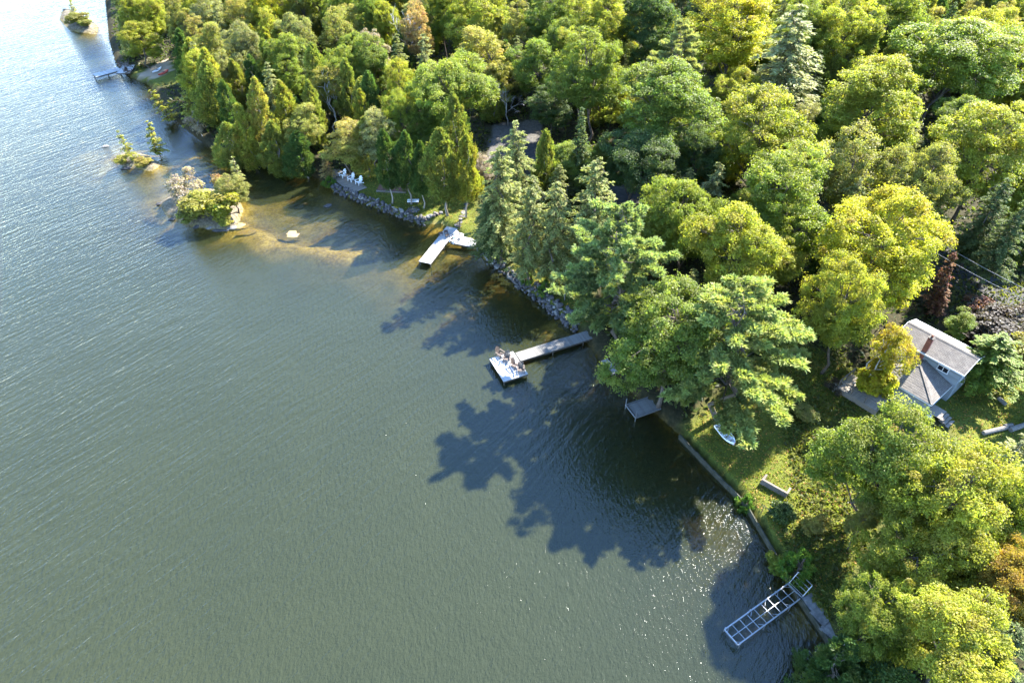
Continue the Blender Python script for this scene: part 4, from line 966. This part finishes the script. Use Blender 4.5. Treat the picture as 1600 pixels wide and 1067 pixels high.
# lawn furniture
p = G(646, 317); t = thing('bench', 'pale two-plank bench on the shaded lawn by the fire ring', 'bench', p, R(2))
for y, z in ((-.32, .42), (.12, .46)): MB().box((0, y, z), (1.75, .3, .06)).build('plank', M['white'], t)
for x in (-.65, .65): MB().box((x, -.1, .2), (.08, .7, .4)).build('leg', M['timber'], t)
p = G(646, 329); t = thing('fire_pit', 'round grey stone fire ring on the shaded lawn', 'fire pit', p)
for k in range(14):
    a = k / 14 * 6.283; o_ = link('stone', STONES[k % 8], t, (.78 * math.cos(a), .78 * math.sin(a), .12), a, (.36, .3, .42))
MB().tube([(0, 0, -.1), (0, 0, .06)], .62, 18).build('ash_bed', M['stone_pale'], t)
p0, p1 = G(588, 300), G(634, 302); t = thing('garden_bed', 'timber edged bed of red mulch under the dark lawn cedars', 'garden bed', (p0 + p1) / 2); d = (p1 - p0)[:2]; L = float(np.hypot(*d)); t.rotation_euler[2] = math.atan2(d[1], d[0])
MB().bar((-L / 2, 0, .1), (L / 2, 0, .1), .12, .3).build('edging', M['timber'], t)
V = [(x, .07 + y, .12 + .10 * math.sin(3.1 * i / 8) * math.sin(3.1 * j / 4) + .03 * rng.random()) for j, y in enumerate(np.linspace(0, 2.4, 5)) for i, x in enumerate(np.linspace(-L / 2, L / 2, 9))]
link('mulch', mesh_np('mulch', V, [(j * 9 + i, j * 9 + i + 1, j * 9 + i + 10, j * 9 + i + 9) for j in range(4) for i in range(8)], M['mulch'], True), t)
p = G(720, 335); t = thing('stepping_stone_path', 'line of pale stepping stones curving up from the white dock', 'path', p)
for u, v in ((714, 358), (716, 353), (718, 348), (720, 343), (722, 338), (724, 332), (727, 326), (729, 319), (731, 312), (733, 305), (736, 298)):
    q = G(u, v) - p; s = .75 + .3 * rng.random(); o_ = link('stone', STONES[rng.integers(8)], t, (q[0], q[1], q[2] + .03), rng.random() * 6, (s * 1.2, s * 1.1, .22)); o_.data.materials[0]
p = G(882, 470); t = thing('birdhouse_pole', 'tall thin pale pole standing before the hemlock trunks', 'pole', p)
MB().tube([(0, 0, -.3), (0, 0, 4.2)], [.07, .05], 8).build('shaft', M['log'], t)
MB().box((0, 0, 4.4), (.28, .28, .36)).build('birdhouse', M['timber'], t); MB().add([(-.2, -.2, 4.581), (.2, -.2, 4.581), (.2, .2, 4.581), (-.2, .2, 4.581), (0, -.2, 4.74), (0, .2, 4.74)], [(0, 1, 4), (2, 3, 5), (1, 2, 5, 4), (3, 0, 4, 5), (3, 2, 1, 0)]).build('birdhouse_roof', M['beam_dark'], t)

# ------------------------------------------------------------------ cottage
zg = 2.0; cx, cy, rot = 45.04, 53.16, R(-51.0)
zt_ = min(tz(cx + 5 * math.cos(a), cy + 5 * math.sin(a)) for a in np.arange(0, 6.3, .5))
cot = thing('cottage', 'small grey cottage with pale shingled roof and brick chimney', 'house', (cx, cy, zg), rot)
HX, HY, ZE, ZR = 3.45, 2.05, 4.55, 5.3
m = MB()
m.add([(-HX, -HY, -1), (HX, -HY, -1), (HX, HY, -1), (-HX, HY, -1), (-HX, -HY, ZE), (HX, -HY, ZE), (HX, HY, ZE), (-HX, HY, ZE), (-HX, 0, ZR - .05), (HX, 0, ZR - .05)],
      [(0, 1, 5, 4), (2, 3, 7, 6), (1, 2, 6, 9, 5), (3, 0, 4, 8, 7)]); m.build('wall', M['siding'], cot)
LX0, LX1, LY = -3.3, 2.95, -6.1
MB().add([(LX0, -HY, -1), (LX0, LY, -1), (LX1, LY, -1), (LX1, -HY, -1), (LX0, -HY, 2.4), (LX0, LY, 2.4), (LX1, LY, 2.4), (LX1, -HY, 2.4)], [(0, 1, 5, 4), (1, 2, 6, 5), (2, 3, 7, 6)]).build('porch_wall', M['siding'], cot)
# siding laps as proud boards on the walls that are seen
for k in range(22):
    z = .05 + k * .2
    if z + .16 < ZE: 
        MB().box((HX + .012, 0, z + .1), (.024, 2 * HY - .02, .17)).build('siding_board', M['siding'], cot)
        if z > 2.5: MB().box((0, -HY - .012, z + .1), (2 * HX - .02, .024, .17)).build('siding_board', M['siding'], cot)
def courses(name, corner, along, up, L, Hs, n, topL=None, toff=0.0):
    """a roof slope: shingle courses, each a thin board stepped over the one below"""
    corner, along, up = Vector(corner), Vector(along).normalized(), Vector(up).normalized(); nn = along.cross(up).normalized(); topL = L if topL is None else topL
    for i in range(n):
        a, b = i / n, (i + 1) / n + .012; V = []
        for f, lift in ((a, .03), (b, .016)):
            l0 = toff * min(f, 1); l1 = l0 + L + (topL - L) * min(f, 1); base = corner + up * Hs * f
            for x in (l0, l1): V += [base + along * x + nn * lift, base + along * x - nn * .03]
        yield V
def roof(name, corner, along, up, L, Hs, n, topL=None, toff=0.0):
    al, upv = Vector(along).normalized(), Vector(up).normalized(); holder = None
    for V in courses(name, corner, along, up, L, Hs, n, topL, toff):
        # local frame of the slope so the shingle pattern follows it
        nn = al.cross(upv); c = Vector(corner)
        loc = [((v - c).dot(al), (v - c).dot(upv), (v - c).dot(nn)) for v in V]
        me = MB().add(loc, [(0, 2, 6, 4), (1, 5, 7, 3), (0, 1, 3, 2), (4, 6, 7, 5), (0, 4, 5, 1), (2, 3, 7, 6)]).mesh('shingle_course', M['shingle'])
        o_ = link('shingle_course', me, cot); from mathutils import Matrix
        o_.matrix_local = Matrix(((al.x, upv.x, nn.x, c.x), (al.y, upv.y, nn.y, c.y), (al.z, upv.z, nn.z, c.z), (0, 0, 0, 1)))
EX, EY = HX + .28, HY + .32; sl_ = (ZR - ZE) / HY; ze = ZR - sl_ * EY; Hs = math.hypot(EY, ZR - ze)
roof('f', (-EX, -EY, ze), (1, 0, 0), (0, EY, ZR - ze), 2 * EX, Hs, 13)
roof('b', (EX, EY, ze), (-1, 0, 0), (0, -EY, ZR - ze), 2 * EX, Hs, 13)
MB().add([(-EX, -.16, ZR - .01), (EX, -.16, ZR - .01), (EX, 0, ZR + .075), (-EX, 0, ZR + .075), (EX, .16, ZR - .01), (-EX, .16, ZR - .01)], [(0, 1, 2, 3), (3, 2, 4, 5)]).build('ridge_cap', M['shingle'], cot)
for s in (-1, 1):
    MB().bar((-EX, s * (EY + .015), ze - .03), (EX, s * (EY + .015), ze - .03), .03, .17).build('fascia', M['trim'], cot)
    for e in (-1, 1): MB().bar((e * (EX + .015), s * (EY + .03), ze - .03), (e * (EX + .015), 0, ZR - .03), .03, .17).build('barge_board', M['trim'], cot)
# hipped roof of the lower part
AP = Vector((0.0, -3.3, 3.6)); BK = Vector((0.0, -HY + .0, 3.6)); E = .3
c_rb, c_rf, c_lf, c_lb = Vector((LX1 + E, -HY - .03, 2.42)), Vector((LX1 + E, LY - E, 2.42)), Vector((LX0 - E, LY - E, 2.42)), Vector((LX0 - E, -HY - .03, 2.42))
def facet(p0, p1, t0, t1, n):
    al = (p1 - p0).normalized(); L = (p1 - p0).length; d0 = t0 - p0; upv = (d0 - al * d0.dot(al)); Hh = upv.length
    roof('h', p0, al, upv, L, Hh, n, max(.02, (t1 - t0).dot(al)), d0.dot(al))
facet(c_rf, c_rb, AP, BK, 12); facet(c_lf, c_rf, AP, AP, 12); facet(c_lb, c_lf, BK, AP, 12)
for a_, b_ in ((c_rf, AP), (c_lf, AP)): MB().bar(a_ + Vector((0, 0, .06)), b_ + Vector((0, 0, .06)), .22, .05).build('hip_cap', M['shingle'], cot)
MB().bar(AP + Vector((0, 0, .05)), BK + Vector((0, 0, .05)), .22, .05).build('ridge_cap', M['shingle'], cot)
for a_, b_ in ((c_rf, c_rb), (c_lf, c_rf), (c_lb, c_lf)): MB().bar(a_ + Vector((0, 0, -.09)), b_ + Vector((0, 0, -.09)), .03, .16).build('fascia', M['trim'], cot)
MB().tube([(-.15, -2.75, 3.5), (-.15, -2.75, 3.9)], .07, 8).build('vent_pipe', M['beam_dark'], cot)
# chimney
ch = MB().box((-.6, -1.95, 4.35), (.46, .46, 3.9)).build('chimney', M['brick'], cot)
for k in range(30): MB().box((-.6, -1.95, 3.35 + k * .1), (.484, .484, .072)).build('brick_course', M['brick'], ch)
MB().box((-.6, -1.95, 6.345), (.56, .56, .07)).build('cap', M['beam_dark'], ch); MB().tube([(-.6, -1.95, 6.38), (-.6, -1.95, 6.7)], .11, 10).build('flue', M['brick'], ch)
def window(x, y, z, w, h, face):
    """face: 'f' front wall (-y), 'r' right gable (+x)"""
    win = bpy.data.objects.new('window', MB().box((0, 0, 0), (w, .05, h)).mesh('window', M['beam_dark'])); col.objects.link(win); win.parent = cot
    win.location = (x, y, z); win.rotation_euler[2] = 0 if face == 'f' else R(90)
    for dx, dz, a, b in ((0, h / 2, w + .14, .07), (0, -h / 2, w + .14, .07), (-w / 2, 0, .07, h - .07), (w / 2, 0, .07, h - .07), (0, 0, .05, h - .07)): MB().box((dx, -.035, dz), (a, .06, b)).build('frame', M['trim'], win)
    for s in (-1, 1): MB().box((s * w / 4, -.03, 0), (w / 2 - .062, .012, h - .072)).build('pane', M['glass'], win)
window(1.75, -HY - .03, 3.72, 1.05, .62, 'f'); window(HX + .03, -.9, 3.2, .9, .8, 'r'); window(HX + .03, 1.0, 1.6, .9, .9, 'r'); window(LX1 + .01, -4.2, 1.45, .9, .8, 'r')
def cloc(x, y, z=0.0):
    c_, s_ = math.cos(rot), math.sin(rot); return np.array([cx + x * c_ - y * s_, cy + x * s_ + y * c_, zg + z])
# deck, steps, tank
o_ = cloc(-2.6, -7.9); t = thing('porch_deck', 'weathered wooden porch deck on the lake side of the cottage', 'deck', o_, rot)
me = mesh_box('plank', (.17, 3.0, .04), M['deck_brown'])
for i in range(24): link('plank', me, t, (-2.1 + i * .19, 0, .62))
for y in (-1.4, 1.4): MB().bar((-2.2, y, .5), (2.4, y, .5), .08, .19).build('beam', M['timber'], t)
MB().bar((-2.24, -1.5, .32), (-2.24, 1.5, .32), .06, .6).build('skirt', M['deck_brown'], t); MB().bar((-2.2, -1.54, .32), (2.4, -1.54, .32), .06, .6).build('skirt', M['deck_brown'], t)
for x, y in ((-2.1, -1.42), (-.6, -1.42), (.9, -1.42), (2.3, -1.42), (-2.1, 1.42), (-2.1, 0)): MB().box((x, y, .6), (.1, .1, 1.9)).build('post', M['timber'], t)
MB().bar((-2.2, -1.42, 1.58), (2.4, -1.42, 1.58), .14, .05).build('handrail', M['timber'], t); MB().bar((-2.1, -1.34, 1.58), (-2.1, 1.5, 1.58), .14, .05).build('handrail', M['timber'], t)
o_ = cloc(4.0, -4.9); t = thing('wooden_steps', 'weathered wooden steps at the right wall of the cottage', 'steps', (o_[0], o_[1], tz(*o_[:2])), rot)
for i in range(3): MB().box((.55 + i * .34, 0, .62 - i * .2), (.32, 1.4, .06)).build('tread', M['deck_brown'], t)
MB().box((-.3, 0, .72), (1.3, 1.5, .06)).build('landing', M['deck_brown'], t)
for s in (-1, 1): MB().bar((.3, s * .62, .52), (1.5, s * .62, -.02), .06, .22).build('stringer', M['timber'], t); MB().box((-.85, s * .62, .3), (.1, .1, .8)).build('post', M['timber'], t)
o_ = cloc(3.5, -5.9); t = thing('propane_tank', 'small pale rounded tank at the cottage front corner', 'tank', (o_[0], o_[1], tz(*o_[:2])))
MB().tube([(0, 0, .05), (0, 0, .15), (0, 0, .6), (0, 0, .74), (0, 0, .8)], [.2, .27, .27, .2, .06], 14).build('body', M['trim'], t, True); MB().tube([(0, 0, .8), (0, 0, .93)], .13, 10).build('collar', M['metal'], t)
# logs
def log(u0, v0, u1, v1, r, lab):
    a, b = G(u0, v0), G(u1, v1); c = (a + b) / 2; d = b - a; t = thing('log', lab, 'log', c)
    MB().tube([(-d[0] / 2, -d[1] / 2, r - d[2] / 2), (0, 0, r * 1.02), (d[0] / 2, d[1] / 2, r + d[2] / 2)], [r, r * .96, r * .9], 12).build('bark', M['log'], t)
    for s, q in ((-1, r), (1, r * .9)):
        e = np.array([d[0], d[1], 0]) / np.hypot(d[0], d[1]); p_ = np.array([s * d[0] / 2, s * d[1] / 2, r + s * d[2] / 2]); MB().tube([p_ + e * s * .001, p_ + e * s * .02], q * .8, 12).build('cut_end', M['stone_pale'], t)
log(1535, 679, 1572, 670, .24, 'left one of the pale logs lying in a row on the right lawn'); log(1568, 669, 1580, 667, .26, 'short middle log in the row on the right lawn'); log(1577, 674, 1612, 662, .26, 'log in the row cut by the right edge'); log(1559, 624, 1570, 634, .22, 'short log lying below the bushy green conifer')
# power lines
for (u0, v0, u1, v1), lab in (((1490, 392, 1640, 466), 'upper one of two thin wires above the shaded road'), ((1490, 411, 1640, 482), 'lower one of two thin wires above the shaded road')):
    a, b = W(u0, v0, 9.0), W(u1, v1, 9.0); d = b - a; a = a - d * .8; b = b + d * 1.2
    pts = [a + (b - a) * t_ - np.array([0, 0, 1.2 * math.sin(math.pi * t_) - .9]) for t_ in np.linspace(0, 1, 24)]
    o_ = MB().tube(pts, .028, 5).build('power_line', M['wire']); tag(o_, lab, 'wire', 'power lines over the road')

# ------------------------------------------------------------------ grass and ground cover (uncountable)
def scatter(n, polys, zlev=1.0, excl=None):
    out = []
    for l, frac in polys:
        pl = pxpoly(l, zlev); lo, hi = pl.min(0), pl.max(0); q = rng.uniform(lo, hi, (int(n * frac * 3), 2)); q = q[inside(q, pl)][:int(n * frac)]; out.append(q)
    P = np.vstack(out); z, s, _ = terr(P); c, s_ = math.cos(-rot), math.sin(-rot); d = P - np.array([cx, cy]); lx = d[:, 0] * c - d[:, 1] * s_; ly = d[:, 0] * s_ + d[:, 1] * c
    k = (s > .35) & ~((np.abs(lx) < 3.7) & (ly > -6.4) & (ly < 2.4)); return np.column_stack([P, z])[k]
def blades(P, size, up, wd):
    n = len(P); a = rng.random(n) * 6.283; t = unit(np.stack([np.cos(a) * .6, np.sin(a) * .6, np.full(n, up)], 1) + rng.normal(size=(n, 3)) * .15); nn = unit(np.cross(t, rdir(rng, n))); L = size * (.5 + rng.random(n))
    return P + t * (L * .45)[:, None], t, nn, L, L * wd, rng.random(n), rng.random(n)
P = scatter(26000, [(LAWNS[1], .6), (LAWNS[2], .16), (LAWNS[0], .18), (LAWNS[4], .06)])
g_ = link('lawn_grass', leaf_mesh('lawn_grass', [blades(P, .20, .9, .35)], M['leaf'])); g_.color = (.15, .155, .02, 1); tag(g_, 'rough yellow-green grass on the lawns by the shore', 'grass', kind='stuff')
PC = [[(1190, 600), (1330, 640), (1400, 760), (1330, 900), (1290, 985), (1215, 850), (1240, 740)], [(1440, 400), (1620, 400), (1620, 640), (1540, 560), (1440, 480)], [(1150, 560), (1300, 520), (1330, 600), (1200, 640)]]
P = scatter(9000, [(PC[0], .45), (PC[1], .4), (PC[2], .15)])
g_ = link('ground_cover', leaf_mesh('ground_cover', [blades(P + np.array([0, 0, .1]), .36, .25, .6)], M['leaf'])); g_.color = (.10, .11, .025, 1); tag(g_, 'weeds and fallen leaves around the cottage and the lawn edge', 'weeds', kind='stuff')

q = np.column_stack([rng.uniform(-120, 150, 150000), rng.uniform(20, 225, 150000)]); z, sd_, _ = terr(q); ok = (sd_ > 1.2) & (seg_dist(q, ROAD) > 2.6)
for l in LAWNS: ok &= ~inside(q, pxpoly(l, 1.0))
c, s_ = math.cos(-rot), math.sin(-rot); d = q - np.array([cx, cy]); lx = d[:, 0] * c - d[:, 1] * s_; ly = d[:, 0] * s_ + d[:, 1] * c
ok &= ~((np.abs(lx) < 4.2) & (ly > -9.5) & (ly < 2.8)); ok &= ~inside(q, cl)
pr = np.array([proj((a_, b_, c_)) for (a_, b_), c_ in zip(q, z)]); ok &= (pr[:, 0] > -60) & (pr[:, 0] < 1660) & (pr[:, 1] > -40) & (pr[:, 1] < 1110)
q = np.column_stack([q, z])[ok]; hgt = np.abs(wob(q[:, 0] * 3, q[:, 1] * 3)) * .45
q[:, 2] += hgt * rng.random(len(q))
g_ = link('undergrowth', leaf_mesh('undergrowth', [blades(q, .62, .3, .6)], M['leaf'])); g_.color = (.06, .075, .02, 1); tag(g_, 'low leafy undergrowth on the forest floor', 'undergrowth', kind='stuff')

P = scatter(5200, [(LAWNS[1], .55), (LAWNS[2], .2), (LAWNS[0], .15), (LAWNS[4], .1)]); n = len(P); a = rdir(rng, n); nn = unit(np.array([0, 0, 1.0]) + a * .35); t_ = unit(np.cross(nn, rdir(rng, n)))
g_ = link('fallen_leaves', leaf_mesh('fallen_leaves', [(P + np.array([0, 0, .1]), t_, nn, .12 + .12 * rng.random(n), .1 + .08 * rng.random(n), rng.random(n), rng.random(n))], M['leaf'])); g_.color = (.30, .17, .05, 1); tag(g_, 'fallen orange and tan leaves scattered over the lawns', 'leaves', kind='stuff')
print('tris', sum(len(m_.loops) - 2 * len(m_.polygons) for m_ in bpy.data.meshes if m_.users))
